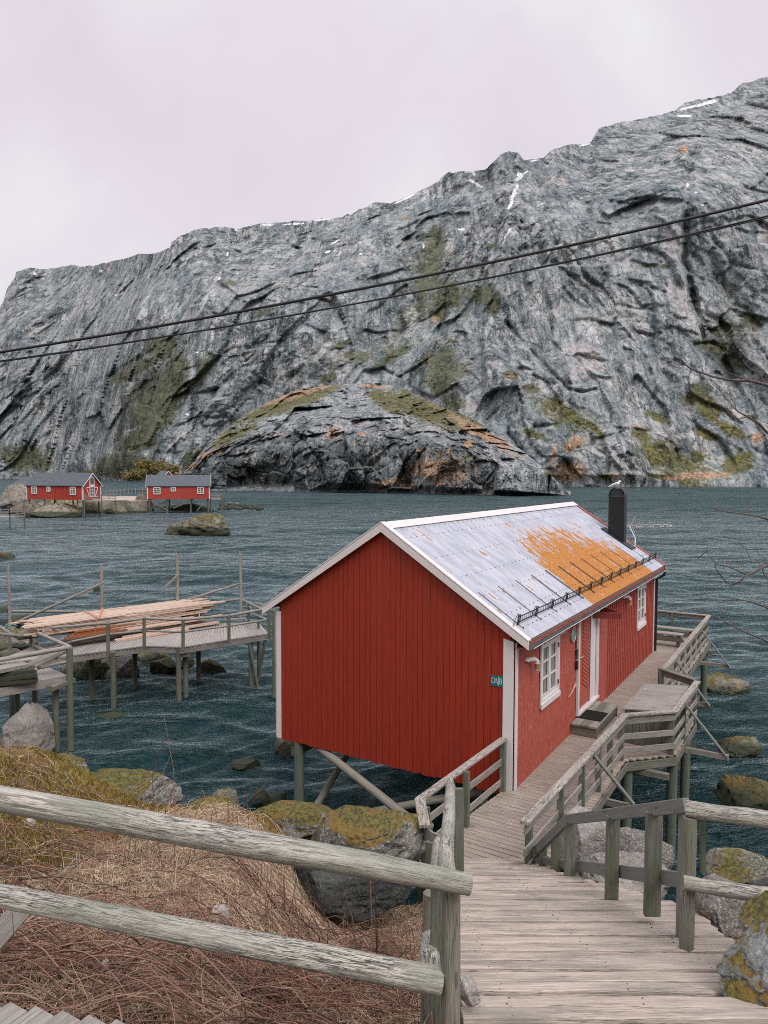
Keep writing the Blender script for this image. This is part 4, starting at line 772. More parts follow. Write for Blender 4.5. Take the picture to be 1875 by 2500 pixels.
def roofmat():
    if 'roof' in M: return M['roof']
    g = NG('lichened_roof_sheet'); cb = g.n('ShaderNodeCombineXYZ'); g.l(g.attr('rb'), cb.inputs[0]); g.l(g.attr('rs'), cb.inputs[1]); v = cb.outputs[0]
    n = g.noise(g.map(v, (14, 2.2, 1)), 1., 7, .68); n2 = g.noise(g.map(v, (4, 1.5, 1)), 1., 5, .6); n3 = g.noise(g.map(v, (45, 14, 1)), 1., 4, .7)
    base = g.mix(g.mr(n2, .35, .65), (.34, .365, .43), (.47, .49, .56)); base = g.mix(g.mr(n3, .58, .70, 0, .45), base, (.30, .31, .34))
    # sheet laps every metre
    fx = g.math('FRACT', g.math('MULTIPLY', g.attr('rb'), 1.07)); base = g.mix(g.mr(fx, .0, .02, .35, 0), base, (.25, .26, .29))
    thr = g.math('SUBTRACT', g.math('ADD', g.math('MULTIPLY', n, .55), g.math('MULTIPLY', n2, .45)), .5)
    msk = g.mr(g.math('ADD', g.attr('lichen'), g.math('MULTIPLY', thr, 6.0)), .56, .62)
    oc = g.mix(g.mr(n3, .35, .65), (.31, .115, .024), (.53, .23, .048)); oc = g.mix(g.mr(n2, .42, .62, 0, .6), oc, (.42, .20, .06)); oc = g.mix(g.mr(n3, .60, .68, 0, .8), oc, base); c = g.mix(msk, base, oc)
    M['roof'] = g.done(c, g.mix(msk, (.45, .45, .45), (.9, .9, .9)), g.bump(n3, .15, .004)); return M['roof']
cabin()

def gull():
    t = thing('seagull', 'white seagull with a grey wing standing on top of the chimney cowl', 'bird', W(-1.02, 11.25, 5.0)); GL = W(-1.02, 11.25, 5.0)
    base = D(1504, 1192, 23.2); zc = base[2]
    def ell(c, r, seg=16, rings=10, tilt=0., taper=0.):
        vs = []; fs = []; us = []
        for i in range(rings+1):
            th = math.pi*i/rings
            for k in range(seg):
                ph = 2*math.pi*k/seg; x = math.cos(th); rr = math.sin(th)*(1-taper*x); p = V(x*r[0], math.cos(ph)*rr*r[1], math.sin(ph)*rr*r[2])
                p = V(p[0]*math.cos(tilt)-p[2]*math.sin(tilt), p[1], p[0]*math.sin(tilt)+p[2]*math.cos(tilt)); vs.append(c+p)
        for i in range(rings):
            for k in range(seg): k2 = (k+1) % seg; fs.append([i*seg+k, (i+1)*seg+k, (i+1)*seg+k2, i*seg+k2]); us.append([(0, 0)]*4)
        return vs, fs, us
    bm = MB(); path = [(-.27, .07), (-.20, .10), (-.12, .135), (-.03, .155), (.05, .18), (.10, .215), (.125, .255), (.145, .285), (.175, .285), (.195, .278)]
    rad = [.012, .035, .062, .075, .072, .055, .042, .045, .036, .012]
    bm.log([base+V(x, 0, z) for x, z in path], rad, seg=14); body = bm.build('body', 'gull_white', t)
    wg = MB()
    for sgn in (1, -1): wg.add(*ell(base+V(-.07, sgn*.055, .145), (.15, .022, .055), tilt=.30, taper=-.2), smooth=True)
    wg.build('wing', 'gull_grey', t)
    MB().log([base+V(.19, 0, .28), base+V(.235, 0, .268)], [.012, .004], seg=6).build('beak', 'gull_beak', t)
    MB().log([base+V(-.22, 0, .10), base+V(-.33, 0, .065)], [.02, .006], seg=6).build('tail_tip', 'gull_white', t)
    lg = MB()
    for sgn in (.02, -.02): lg.log([base+V(0, sgn, .11), base+V(.01, sgn, .0)], .006, seg=5); lg.log([base+V(.0, sgn, .004), base+V(.04, sgn*1.4, .002)], .006, seg=5)
    lg.build('legs', 'gull_beak', t)
    for sgn in (1, -1): ey = MB(); ey.add(*ell(base+V(.163, sgn*.038, .293), (.006, .006, .006), 6, 4), smooth=True); ey.build('eye', 'gull_dark', t)
    t.location = tuple(base)
    for o in t.children: o.location = tuple(np.array(GL)-base)
    t.scale = (.78, .78, .78)
gull()
def ornament():
    m = MB(); c = W(.04, 3.42, .98)
    m.log([W(.04, 2.98, .86), W(.05, 3.15, .90), W(.045, 3.32, .96), W(.045, 3.55, 1.0)], [.012, .016, .02, .01], seg=7)
    for a, z in ((3.46, 1.08), (3.56, .94), (3.52, 1.04), (3.25, .88)): m.log([c-HL*.1, W(.05, a, z)], [.014, .006], seg=6)
    tag(m.build('wall_ornament', 'starfish'), 'pinkish branched driftwood ornament hung on the red wall left of the door', 'ornament')
ornament()

# ================================================================ the boardwalk beside the cabin
DK = [(-.14, -.14), (-.27, -1.27), (-.17, -1.85), (.3, -2.85), (1.16, -2.33)]
def clip_board(poly, b0, b1):
    """part of polygon (a,b) between two lines b=b0 and b=b1"""
    def cut(ps, bb, keep):
        out = []
        for i in range(len(ps)):
            p, q = ps[i], ps[(i+1) % len(ps)]; ip, iq = keep*(p[1]-bb) >= 0, keep*(q[1]-bb) >= 0
            if ip: out.append(p)
            if ip != iq: t = (bb-p[1])/(q[1]-p[1]); out.append((p[0]+(q[0]-p[0])*t, bb))
        return out
    r = cut(poly, b0, 1)
    return cut(r, b1, -1) if len(r) > 2 else []
def boardwalk():
    t = thing('boardwalk', 'weathered plank boardwalk running along the right side of the large red cabin', 'deck', W(.7, 5, 0))
    main = [(-.16, -3.4), (1.36, -3.4), (1.36, 2.35), (2.12, 3.15), (2.16, 5.45), (1.36, 6.3), (1.36, 14.05), (-3.2, 14.05), (-3.2, 11.9), (-.01, 11.9), (-.01, -.05), (-.24, -.12), (-.26, -1.3)]
    # the planks; the last ones toward the stairs turn a little
    mb = MB(); b = -3.0; Lx = 9.86
    while b < 14.05:
        wd = rnd.choice([.118, .12, .122]); segs = []
        if b < -.1: segs = [(np.interp(b, [-3.0, -1.85, -1.27, -.14], [-.02, -.17, -.27, -.14]), 1.37)]
        elif b < 2.35: segs = [(.01, 1.36)]
        elif b < 3.15: segs = [(.01, 1.36+(b-2.35)*.95)]
        elif b < 5.45: segs = [(.01, 2.14)]
        elif b < 6.3: segs = [(.01, 2.14-(b-5.45)*.92)]
        elif b < 11.85: segs = [(.01, 1.36)]
        else: segs = [(-3.2, 1.36)]
        for a0, a1 in segs:
            f = 0. if b > -1.9 else (b+1.9)*-.16; j = rnd.uniform(-.015, .015)
            p, q = W(a0, b+wd/2, -.016), W(a1+j, b+wd/2, -.016); q = q-HL*f*(a1-a0)*.5
            mb.beam(p, q, wd-.012, .032, ch=.003)
        b += wd
    mb.build('planking', 'deck', t)
    jb = MB()
    for a0, b0, a1, b1 in ((.15, -3., .15, 14), (.75, -3, .75, 14), (1.28, -3, 1.28, 14), (2.03, 3.2, 2.07, 5.4), (-.12, -2.9, -.12, -.2)): jb.beam(W(a0, b0, -.12), W(a1, b1, -.12), .05, .165)
    for b in (-1.4, 2.7, 5.6, 9, 13.7): jb.beam(W(-.1, b, -.27), W(1.5 if b not in (2.7, 5.6) else 2.1, b, -.27), .1, .13)
    jb.build('joists', 'fasciawood', t)
    for (a0, b0), (a1, b1) in (((1.385, -2.9), (1.385, 2.36)), ((1.385, 2.36), (2.145, 3.16)), ((2.145, 3.16), (2.185, 5.46)), ((2.185, 5.46), (1.385, 6.32)), ((1.385, 6.32), (1.385, 14.05))):
        MB().beam(W(a0, b0, -.115), W(a1, b1, -.115), .03, .16).build('edge_beam', 'fasciawood', t)
    for a, b in ((1.36, 2.55), (2.05, 3.35), (2.0, 5.3), (1.36, 8.6), (1.25, 13.75), (1.3, -.9), (.1, 13.8), (-3.0, 13.8)):
        MB().log([W(a, b, -.2), W(a, b, -4)], .1).build('stilt', 'piling', t)
    for b, a in ((.9, 1.4), (4.2, 2.2), (7.6, 1.4), (11.9, 1.4)):      # brackets that hold the raking struts
        MB().beam(W(a-.6, b, -.22), W(a+.78, b, -.22), .06, .12).build('outrigger', 'rail', t)
    return t
boardwalk()
def railing(name, label, pts, posts, h=.9, mat='rail', cap='railcap', boards=(.76, .46, .19), group=None, capw=.13, postlen=.16):
    """pts: corner points (x,y,z of the deck under the rail)"""
    c = np.mean([V(*p) for p in pts], 0); t = thing(name, label, 'railing', c, group)
    for p, q in zip(pts[:-1], pts[1:]):
        p, q = V(*p), V(*q); MB().beam(p+UP*(h-.02), q+UP*(h-.02), capw, .04, ch=.006, wob=.003, n=5, ext=.02).build('top_rail', cap, t)
        s = unit(np.cross(q-p, UP))
        for z in boards: MB().beam(p+UP*z+s*.0, q+UP*z+s*.0, .028, .115, ch=.004, wob=.002, n=4).build('rail_board', mat, t)
    for p, sd in posts: p = V(*p); MB().beam(p-UP*postlen, p+UP*(h-.04), .075, .095, up=unit(sd), ch=.006).build('post', 'post', t)
    return t
# the outer railing, from the stairs to the far end
RB = [W(1.22, -2.72), W(1.33, 2.40), W(2.10, 3.14), W(2.17, 5.56), W(1.40, 6.35)]
t = railing('deck_railing', 'long outer railing of the boardwalk from the foot of the stairs around the storage box', RB[:4],
    [(W(1.16, -2.38), HR)]+[(W(1.27, b), HR) for b in (-1.35, -.25, .75, 1.55)]+[(W(1.28, 2.36), HR), (W(2.05, 3.16), HR), (W(2.1, 4.2), HR), (W(2.12, 5.5), HR)])
def strut(p, q, parent): MB().beam(p, q, .035, .085, up=HL).build('strut', 'railgrey', parent)
strut(W(1.31, .3, .80), W(1.85, .9, -.16), t); strut(W(2.17, 4.1, .75), W(2.95, 4.2, -.22), t)
t2 = railing('deck_railing', 'outer railing of the boardwalk beyond the storage box with two raking struts', [W(1.33, 6.3), W(1.33, 13.98)],
    [(W(1.27, b), HR) for b in (6.4, 7.3, 8.3, 9.3, 10.3, 11.3, 12.3, 13.2, 13.9)])
strut(W(1.40, 7.6, .78), W(2.2, 7.55, -.22), t2); strut(W(1.40, 11.9, .78), W(2.2, 11.85, -.22), t2)
t3 = thing('cross_rail', 'short brown cross rail closing off the boardwalk behind the storage box', 'railing', W(1.7, 6, 0))
MB().beam(W(1.24, 6.28, .885), W(2.12, 5.68, .885), .14, .035).build('top_rail', 'fasciawood', t3); MB().beam(W(1.26, 6.24, .80), W(2.10, 5.66, .80), .03, .12).build('rail_board', 'fasciawood', t3)
MB().beam(W(1.27, 6.20, -.1), W(1.27, 6.20, .86), .09, .09).build('post', 'post', t3)
t4 = railing('end_railing', 'railing across the far end of the boardwalk behind the red cabin', [W(1.3, 14.0), W(-3.2, 14.0)], [(W(a, 13.95), HL) for a in (1.25, .2, -1.0, -2.2, -3.1)], boards=(.80,))
# seats at the far end
for i, (bb, z, lab) in enumerate(((13.55, .42, 'long weathered bench against the far end railing, farthest of the two'), (12.75, .40, 'long weathered bench nearer the cabin corner, in front of the other bench'))):
    s = thing('bench', lab, 'bench', W(-.6, bb, 0)); a1 = 1.0 if i == 0 else .75
    MB().beam(W(-2.4, bb, z), W(a1, bb, z), .36, .045).build('seat', 'rail', s)
    for a in (-2.2, -.8, a1-.15): MB().beam(W(a, bb, z-.02), W(a, bb, 0), .08, .26, up=HL).build('leg', 'fasciawood', s)
    MB().beam(W(-2.4, bb-.14, z-.14), W(a1, bb-.14, z-.14), .03, .16).build('apron', 'fasciawood', s)
# the left railing by the cabin corner
railing('corner_railing', 'short sloping-looking railing at the cabin corner left of the boardwalk entrance', [W(-.16, -.08), W(-.27, -2.9)],
    [(W(-.14, -.13), HR), (W(-.14, -1.62), HR)], h=.92, boards=(.52, .16))
def curved():
    t = thing('curved_rail_end', 'bent pair of grey boards ending the left railing above the mossy boulder', 'railing', W(-.3, -3.2, 0))
    p = W(-.27, -2.9, 0); a, b = p+UP*.9, V(.62, 8.9, .42)
    MB().beam(a, V(.55, 9.3, .86), .15, .045, n=3).build('top_rail', 'railcap', t)
    for z0, z1, h in ((.62, .80, .20), (.05, -.05, .10)):
        m = MB(); N_ = 8; pr = None
        for k in range(N_+1):
            q = k/N_; c = p*(1-q)+V(.86, 8.9, 0)*q; c = c-V(.10, .1, 0)*math.sin(q*math.pi); c = V(c[0], c[1], z0+(z1-z0)*q)
            if pr is not None: m.beam(pr, c, .025, h, ch=.003)
            pr = c
        m.build('rail_board', 'rail', t)
    MB().beam(p-UP*1.1+V(.06, -.12, 0), p+UP*.86+V(.06, -.12, 0), .16, .05, up=HL).build('post', 'post', t)
    MB().beam(V(.62, 9.1, -1.0), V(.62, 9.1, .75), .14, .05, up=HL).build('post', 'post', t)
curved()
def doorstep():
    t = thing('doorstep', 'low wooden doorstep of three boards in front of the cabin door', 'step', W(.35, 4.1, 0))
    for k in range(3): MB().beam(W(.13+.185*k, 3.2, .23), W(.13+.185*k, 5.0, .23), .178, .04, ch=.005).build('board', 'fasciawood' if k == 1 else 'rail', t)
    for b in (3.26, 4.94): MB().beam(W(.04, b, .105), W(.58, b, .105), .05, .2).build('end_board', 'fasciawood', t)
    MB().beam(W(.55, 3.35, .10), W(.55, 4.85, .10), .04, .1).build('front_board', 'fasciawood', t)
    m = MB().beam(W(.30, 3.6, .262), W(.30, 4.2, .262), .52, .016, ch=.003)
    for k in range(11): m.beam(W(.06, 3.63+k*.055, .273), W(.54, 3.63+k*.055, .273), .02, .008, ch=0)
    tag(m.build('doormat', 'rubber'), 'black ribbed rubber mat lying on the wooden doorstep', 'mat')
doorstep()
def storage():
    t = thing('storage_box', 'grey wooden storage box with a slatted lid in the bulge of the boardwalk', 'box', W(1.6, 4.3, 0))
    a0, a1, b0, b1 = 1.12, 1.98, 3.35, 5.35
    lid = MB()
    n = 14
    for k in range(n): b = b0-.04+(b1-b0+.08)*(k+.5)/n; lid.beam(W(a0-.05, b, .70), W(a1+.05, b, .80), (b1-b0+.08)/n-.004, .03, ch=.003)
    lo = lid.build('lid', 'rail', t)
    for b in (3.9, 4.75): MB().log([W(a0+.08, b, .722), W(a0+.08, b, .76), W(a0+.12, b+.07, .765), W(a0+.13, b+.08, .73)], .01, seg=6).build('handle', 'galv', lo)
    for p, q, nm in ((W(a0, b0), W(a1, b0), 'end_panel'), (W(a0, b1), W(a0, b0), 'front_panel'), (W(a1, b0), W(a1, b1), 'back_panel'), (W(a1, b1), W(a0, b1), 'far_end_panel')):
        m = MB(); L = np.linalg.norm(q-p); k = int(L/.125)
        for i in range(k):
            c = p+(q-p)*(i+.5)/k; aa = (c-HO)@HR; m.beam(c+UP*.01, c+UP*(.68+.1*(aa-a0)/(a1-a0)), L/k-.006, .025, up=np.cross(unit(q-p), UP), ch=.003)
        m.build(nm, 'post', t)
storage()

# ================================================================ stairs and their rails
SLx = lambda y, side: float(np.interp(y, [4, 5.1, 10.1], [.46, .56, 1.0]) if side < 0 else np.interp(y, [4.1, 4.95, 5.4, 6.2, 6.67, 7.3, 7.98, 8.74, 9.4, 10.1], [2.3, 2.6, 2.8, 2.96, 3.02, 2.92, 2.66, 2.33, 2.12, 2.0]))
def stairs():
    t = thing('staircase', 'broad flight of worn pale wooden steps leading down to the boardwalk', 'stairs', (1.7, 7, SLOPE(7)))
    y = 2.55; k = 0; rr = .47
    while y < 9.75:
        m = MB(); hb = (rr-.085)/2; tilt = -.37; zc = SLOPE(y+rr/2)
        for j in range(2):
            yy = y+.08+j*hb; c = yy+hb/2; z = zc+tilt*(c-(y+rr/2)); x0, x1 = SLx(yy+.1, -1), SLx(c, 1); j1 = rnd.uniform(-.03, .04)
            m.beam((x0, c, z-.022), (x1+j1, c, z-.022+rnd.uniform(-.006, .006)), hb-.010, .044, up=(0, .37, 1), ch=.005, wob=.003, n=7)
        tr = m.build('tread', 'tread', t); nl = MB()
        for j in range(2):
            c = y+.08+j*hb+hb/2; z = zc+tilt*(c-(y+rr/2))
            for xx in (.78, 1.62, 2.38):
                for dd in (-.05, .05):
                    if SLx(c, -1)+.05 < xx < SLx(c, 1)-.08: nl.log([(xx+dd*.3, c+dd, z-.004+tilt*dd), (xx+dd*.3, c+dd, z+.0025+tilt*dd)], .0055, seg=7)
        if y > 3.4: nl.build('nail_heads', 'black', tr, kind='stuff')
        y += rr; k += 1
    for x in (.75, 1.6, 2.35):
        MB().beam((x, 2.6, SLOPE(2.6)-.20), (x if x < 2 else 1.75, 9.9, SLOPE(9.9)-.20), .06, .2).build('stringer', 'fasciawood', t)
stairs()
def zat(px, py, y): return D(px, py, y)
def stair_rail():
    t = thing('stair_railing', 'grey planed railing with square posts on the right side of the stairs', 'railing', (2.6, 7.5, .9))
    A = D(1677, 1966, 5.75); B = D(1385, 2001, 8.75); C = D(1299, 2088, 9.72)
    MB().beam(A, B, .055, .115, ch=.006, n=4, wob=.002).build('top_rail', 'railgrey', t); MB().beam(B, C, .055, .115, ch=.006).build('top_rail', 'railgrey', t)
    A2 = D(1680, 2150, 5.85); B2 = D(1400, 2112, 8.9); C2 = D(1290, 2095, 9.8)
    MB().beam(A2, B2, .045, .125, ch=.006, n=4).build('lower_rail', 'railgrey', t); MB().beam(B2, C2, .05, .10, ch=.006).build('lower_rail', 'railgrey', t)
    L = np.array([A, B])
    for px, pyb, y, wpx in ((1404, 2162, 8.60, 25), (1524, 2193, 7.25, 32), (1614, 2216, 6.30, 40)):
        # posts stand on the outer face of the treads, under the straight rail
        f = (y-A[1])/(B[1]-A[1]); top = A+(B-A)*f; wd = wpx*y/F; bz = D(px, pyb, y)[2]
        MB().beam(V(top[0], y+.05, bz-.1), V(top[0], y+.05, top[2]-.05), wd, .06, up=(0, 1, 0), ch=.006).build('post', 'post', t)
    for px, y0, y1, yd, wpx in ((1357, 2030, 2150, 9.15, 22), (1325, 2062, 2140, 9.5, 20)):
        q0, q1 = D(px, y0, yd), D(px, y1, yd); MB().beam(q1-UP*.1, q0, wpx*yd/F, .06, up=(0, 1, 0)).build('post', 'post', t)
    p = D(1662, 2318, 5.85); MB().beam(V(p[0], 5.85, p[2]-.1), V(p[0], 5.85, D(1662, 1975, 5.85)[2]), .055, .11, up=(0, 1, 0)).build('post', 'railgrey', t)
    u = thing('log_fence', 'dark weathered log fence running off to the right from the stair railing', 'fence', (2.4, 5.5, 1.7))
    b = P(1689, 2340, SLOPE(5.55)); MB().log([V(b[0], 5.52, b[2]-.25), V(b[0], 5.52, b[2]+.5), V(b[0]+.005, 5.52, D(1690, 1995, 5.52)[2])], [.058, .056, .054], lump=.04).build('post', 'logpost', u)
    MB().log([D(1674, 1972, 5.55), D(1990, 2022, 5.2)], [.062, .07], wob=.006, lump=.05).build('rail_log', 'log', u)
    MB().log([D(1668, 2155, 5.46), D(1990, 2203, 5.2)], [.052, .062], wob=.006, lump=.05).build('rail_log', 'log', u)
    MB().beam(D(1716, 2130, 5.62), D(1716, 1992, 5.62), .04, .03, up=(0, 1, 0)).build('post', 'post', u)
    p = D(1990, 2400, 5.2); MB().log([p, D(1990, 1990, 5.2)], .06).build('post', 'logpost', u)
    s = MB(); q = D(1487, 2190, 7.9); s.log([q-UP*.1, q+UP*.16, q+UP*.21], [.036, .036, .02]); tag(s.build('short_stake', 'lumber'), 'short fresh yellowish stake with a rounded top behind the stair railing', 'stake')
stair_rail()
def left_fence():
    u = thing('log_fence', 'thick pale weathered log fence with two rails across the lower left', 'fence', (-.8, 3.7, 2.4))
    MB().log([D(-260, 1905, 3.55), D(-60, 1939, 3.56), D(300, 2003, 3.6), D(620, 2062, 3.62), D(900, 2112, 3.64), D(1148, 2160, 3.66)], [.062, .062, .066, .068, .064, .054], seg=20, lump=.04).build('rail_log', 'log', u)
    MB().log([D(-260, 2150, 3.75), D(0, 2187, 3.76), D(350, 2255, 3.76), D(800, 2342, 3.76), D(1078, 2396, 3.76)], [.056, .058, .062, .068, .070], seg=20, lump=.04).build('rail_log', 'log', u)
    MB().log([D(1098, 2700, 3.76), D(1100, 2500, 3.76), D(1101, 2160, 3.76)], [.054, .053, .050], seg=20, lump=.04).build('post', 'logpost', u)
    MB().log([D(-250, 2700, 3.66), D(-250, 1880, 3.66)], .06, seg=14).build('post', 'logpost', u)
    v = thing('log_handrail', 'weathered log handrail dropping away beside the left edge of the stairs', 'handrail', (.6, 5.5, 1.9))
    MB().log([D(1094, 2150, 3.9), D(1088, 2085, 4.6), D(1096, 2000, 5.8), D(1100, 1921, 7.3), D(1100, 1905, 7.55)], [.052, .050, .052, .050, .03], seg=18, lump=.02).build('rail_log', 'log', v)
    MB().log([D(1052, 2385, 3.95), D(1049, 2330, 4.3), D(1062, 2150, 5.8), D(1068, 2058, 7.2), D(1070, 2045, 7.4)], [.06, .062, .052, .05, .02], seg=16, lump=.05).build('rail_log', 'log', v)
    MB().beam(D(1122, 2112, 7.6)-UP*.3, D(1120, 1925, 7.6), .10, .05, up=(0, 1, 0)).build('post', 'post', v)
    MB().beam(D(1066, 2560, 4.3), D(1070, 2165, 4.3), .09, .05, up=(0, 1, 0)).build('post', 'post', v)
    MB().log([D(1040, 2600, 4.6), D(1050, 2180, 4.6)], .045, lump=.06).build('post', 'logpost', v)
left_fence()
def landing():
    t = thing('plank_landing', 'corner of a grey plank landing in the bottom left corner', 'landing', (-2.1, 3.8, 2.4))
    z = 2.42; e0, e1 = P(-400, 2420, z), P(330, 2545, z); d = unit(e1-e0); s = unit(np.cross(d, UP)); n = 9
    L = np.linalg.norm(e1-e0)
    for k in range(14):
        c = P(0, 2449, z)+d*(-.9+k*.17); MB().beam(c+V(.0, 0, -.02), c+s*1.6-d*.5+V(0, 0, -.02), .16, .04, ch=.006).build('board', 'rail', t)
    b = thing('leaning_plank', 'grey plank end leaning below the lower fence log at the left edge', 'plank', D(0, 2290, 4.6))
    MB().beam(D(-120, 2420, 4.5), D(62, 2208, 4.7), .14, .04, up=(.3, -.8, .6)).build('board', 'rail', b)
landing()
# ================================================================ rocks
_ico = {}
def ico(sub):
    if sub not in _ico:
        import bmesh
        b = bmesh.new(); bmesh.ops.create_icosphere(b, subdivisions=sub, radius=1); _ico[sub] = (np.array([v.co[:] for v in b.verts]), [[v.index for v in f.verts] for f in b.faces]); b.free()
    return _ico[sub]
def boulder(label, c, r, mat, seed=0, rz=0., tilt=0., sub=5, cuts=7, rough=.16, group=None, name='boulder', cat='rock'):
    v, f = ico(sub); q = np.random.RandomState(seed); p = v.copy()
    p = p*(1+.22*fbm(v*1.1+seed*3.1, 2))[:, None]
    for k in range(cuts):
        n = q.normal(size=3); n[2] = abs(n[2])*.8; n = unit(n); d = p@n; h = q.uniform(.46, .80); p = p-np.maximum(d-h, 0)[:, None]*n*.97
    p = p*(1+rough*.45*fbm(p*3.2+seed, 4, .55))[:, None]
    ff = np.abs(fbm(p*2.1+seed*1.7, 3)); p = p*(1-rough*.6*np.exp(-(ff/.03)**2))[:, None]
    p = p*(1+rough*.10*fbm(p*11+seed, 3, .6))[:, None]
    p = p*np.array(r); ct, st = math.cos(tilt), math.sin(tilt); p = np.stack([p[:, 0]*ct-p[:, 2]*st, p[:, 1], p[:, 0]*st+p[:, 2]*ct], 1)
    cz, sz = math.cos(rz), math.sin(rz); p = np.stack([p[:, 0]*cz-p[:, 1]*sz, p[:, 0]*sz+p[:, 1]*cz, p[:, 2]], 1)
    me = bpy.data.meshes.new(name); me.from_pydata(p.tolist(), [], f); me.polygons.foreach_set('use_smooth', [True]*len(f)); me.materials.append(M[mat])
    o = bpy.data.objects.new(name, me); col.objects.link(o); o.location = tuple(map(float, c)); return tag(o, label, cat, group)
def rk(label, px, pyb, wpx, hpx, mat, z=WZ, depth=None, seed=1, dy=.8, sink=.35, **k):
    """rock whose near foot is seen at (px, pyb) on level z, wpx wide and hpx high in the photo"""
    p = P(px, pyb, z) if depth is None else D(px, pyb, depth); s = p[1]/F; w_ = wpx*s/2; h_ = hpx*s; hv = h_*.92
    c = V(p[0]*(1+w_*dy/p[1]), p[1]+w_*dy, p[2]+hv*.5-hv*sink*.2)
    return boulder(label, c, (w_*1.06, w_*dy, hv*.62), mat, seed, **k)
G1 = 'mossy boulders along the edge of the bank'
rk('big pale granite boulder beside the tall pier posts at the left edge', 62, 1868, 165, 140, 'granite', z=-1.9, seed=3, cuts=8, rz=.4)
rk('grey lichened boulder between the big pale boulder and the mossy bank', 172, 1945, 150, 95, 'granite_moss', z=-.3, seed=5, group=G1)
rk('long mossy boulder with grey patches behind the upper fence log', 330, 2010, 290, 125, 'granite_moss', z=.35, seed=8, dy=.6, group=G1, rough=.22)
rk('pale angular boulder poking out of the bank moss behind the upper log', 250, 1985, 110, 60, 'granite', z=.9, seed=141, group=G1, cuts=9)
rk('grey boulder half sunk in the grass at the bank edge', 440, 2040, 110, 55, 'granite_moss', z=.6, seed=142, group=G1, cuts=9)
rk('small mossy boulder at the end of the bank above the fence log', 525, 2030, 140, 62, 'granite_mossy2', z=.1, seed=9, group=G1)
rk('low rounded boulder in the water behind the small mossy boulder', 556, 1992, 100, 62, 'shore_rock', z=-1.9, seed=12)
for i, (x, y, w_, h_) in enumerate(((640, 1975, 62, 42), (675, 1978, 50, 44), (690, 2020, 75, 60))):
    rk(['dark wet boulder at the waterline, left of the two behind the bank', 'dark wet boulder at the waterline beside the green stilt', 'larger dark wet boulder just in front of the green stilt'][i], x, y, w_, h_, 'dark_rock', z=-2.1, seed=20+i)
rk('very large mossy boulder under the leaning braces left of the boardwalk', 880, 2175, 370, 195, 'granite_mossy2', depth=9.0, seed=31, dy=.7, rough=.26, cuts=9, tilt=.12)
rk('dark boulder added below the large mossy boulder to stand for its shaded underside', 850, 2262, 340, 150, 'dark_rock', depth=8.0, seed=34, dy=.7, cuts=9)  # added boulder; its dark colour stands for the shade under the mossy one
rk('low mound of orange-brown moss on rock beside the green stilt', 690, 2070, 260, 85, 'granite_mossy2', depth=10.2, seed=33, dy=.7, rough=.2)
rk('mossy grey rock between the mossy mound and the large mossy boulder', 790, 2075, 130, 85, 'granite_moss', depth=10.6, seed=37, dy=.6)
boulder('dark shaded boulder low down under the cabin corner', W(-.5, -.6, -1.9), (1.0, .8, .7), 'dark_rock', 41)
boulder('grey boulder under the near end of the boardwalk', W(.6, -.9, -1.9), (1.1, .9, .8), 'granite', 43)
rk('yellowish mossy rock in the water under the left end of the cabin', 708, 1852, 92, 62, 'shore_rock', z=WZ, seed=45)
rk('dim rock just breaking the water left of the green stilt', 600, 1885, 70, 26, 'algae_rock', z=WZ-.05, seed=46)
rk('dim algae covered rock awash below the pier posts', 285, 1780, 90, 38, 'algae_rock', z=WZ-.05, seed=47)
rk('dark algae covered rock in the water right of the pier rocks', 522, 1658, 72, 44, 'algae_rock', z=WZ, seed=48)
PR = [('large grey boulder under the lumber pier, right half', 300, 1668, 110, 74, 'granite'), ('brown shaded boulder under the lumber pier, left of the grey one', 235, 1668, 110, 78, 'algae_rock'), ('grey lichened boulder under the bend of the pier', 372, 1628, 90, 44, 'shore_rock'), ('low flat boulder in front of the lichened one under the pier', 400, 1652, 76, 42, 'algae_rock'), ('orange lichened boulder right of the middle pier post', 455, 1634, 40, 34, 'shore_rock'), ('mottled boulder under the left end of the lumber pier', 178, 1662, 62, 70, 'shore_rock'), ('small boulder at the back under the pier', 330, 1612, 40, 30, 'granite')]
for i, (l_, x, y, w_, h_, m) in enumerate(PR): rk(l_, x, y, w_, h_, m, z=WZ, seed=60+i)
for i, (l_, x, y, w_, h_, m) in enumerate([('big rounded boulder behind the tall pole at the left edge', 30, 1600, 120, 58, 'shore_rock'), ('small orange lichened rock at the left edge above the pier', 2, 1500, 34, 22, 'shore_rock'), ('flat striped rock at the left edge behind the platform', 20, 1635, 110, 45, 'far_rock'), ('grey rock behind the diagonal pole at the left edge', 40, 1530, 60, 32, 'far_rock'), ('mossy yellowish rock under the platform edge at the left', 5, 1570, 50, 40, 'granite_moss')]): rk(l_, x, y, w_, h_, m, z=WZ, seed=80+i)
# right side
RG = 'rocks in the water right of the boardwalk'
for i, (l_, x, y, w_, h_, m, z) in enumerate([('rounded boulder with orange and green patches beside the far boardwalk stilt', 1772, 1712, 116, 66, 'shore_rock', WZ), ('low greenish rock in the water below the raking strut', 1800, 1856, 105, 55, 'shore_rock', WZ-.05), ('big smooth greenish boulder half under water at the right edge', 1838, 2010, 175, 120, 'algae_rock', WZ-.1), ('small greenish rock under the bulge of the boardwalk', 1680, 1842, 56, 34, 'algae_rock', WZ)]):
    rk(l_, x, y, w_, h_, m, z=z, seed=90+i, group=RG)
rk('large speckled pale boulder behind the stair posts, left one', 1440, 2150, 230, 150, 'granite', depth=9.8, seed=101, rough=.12, cuts=9)
rk('large speckled pale boulder behind the stair posts, right one', 1560, 2155, 170, 120, 'granite', depth=9.2, seed=102, rough=.12, cuts=9)
rk('speckled pale boulder filling the gap below the stair posts', 1500, 2230, 260, 110, 'granite', depth=8.4, seed=103)
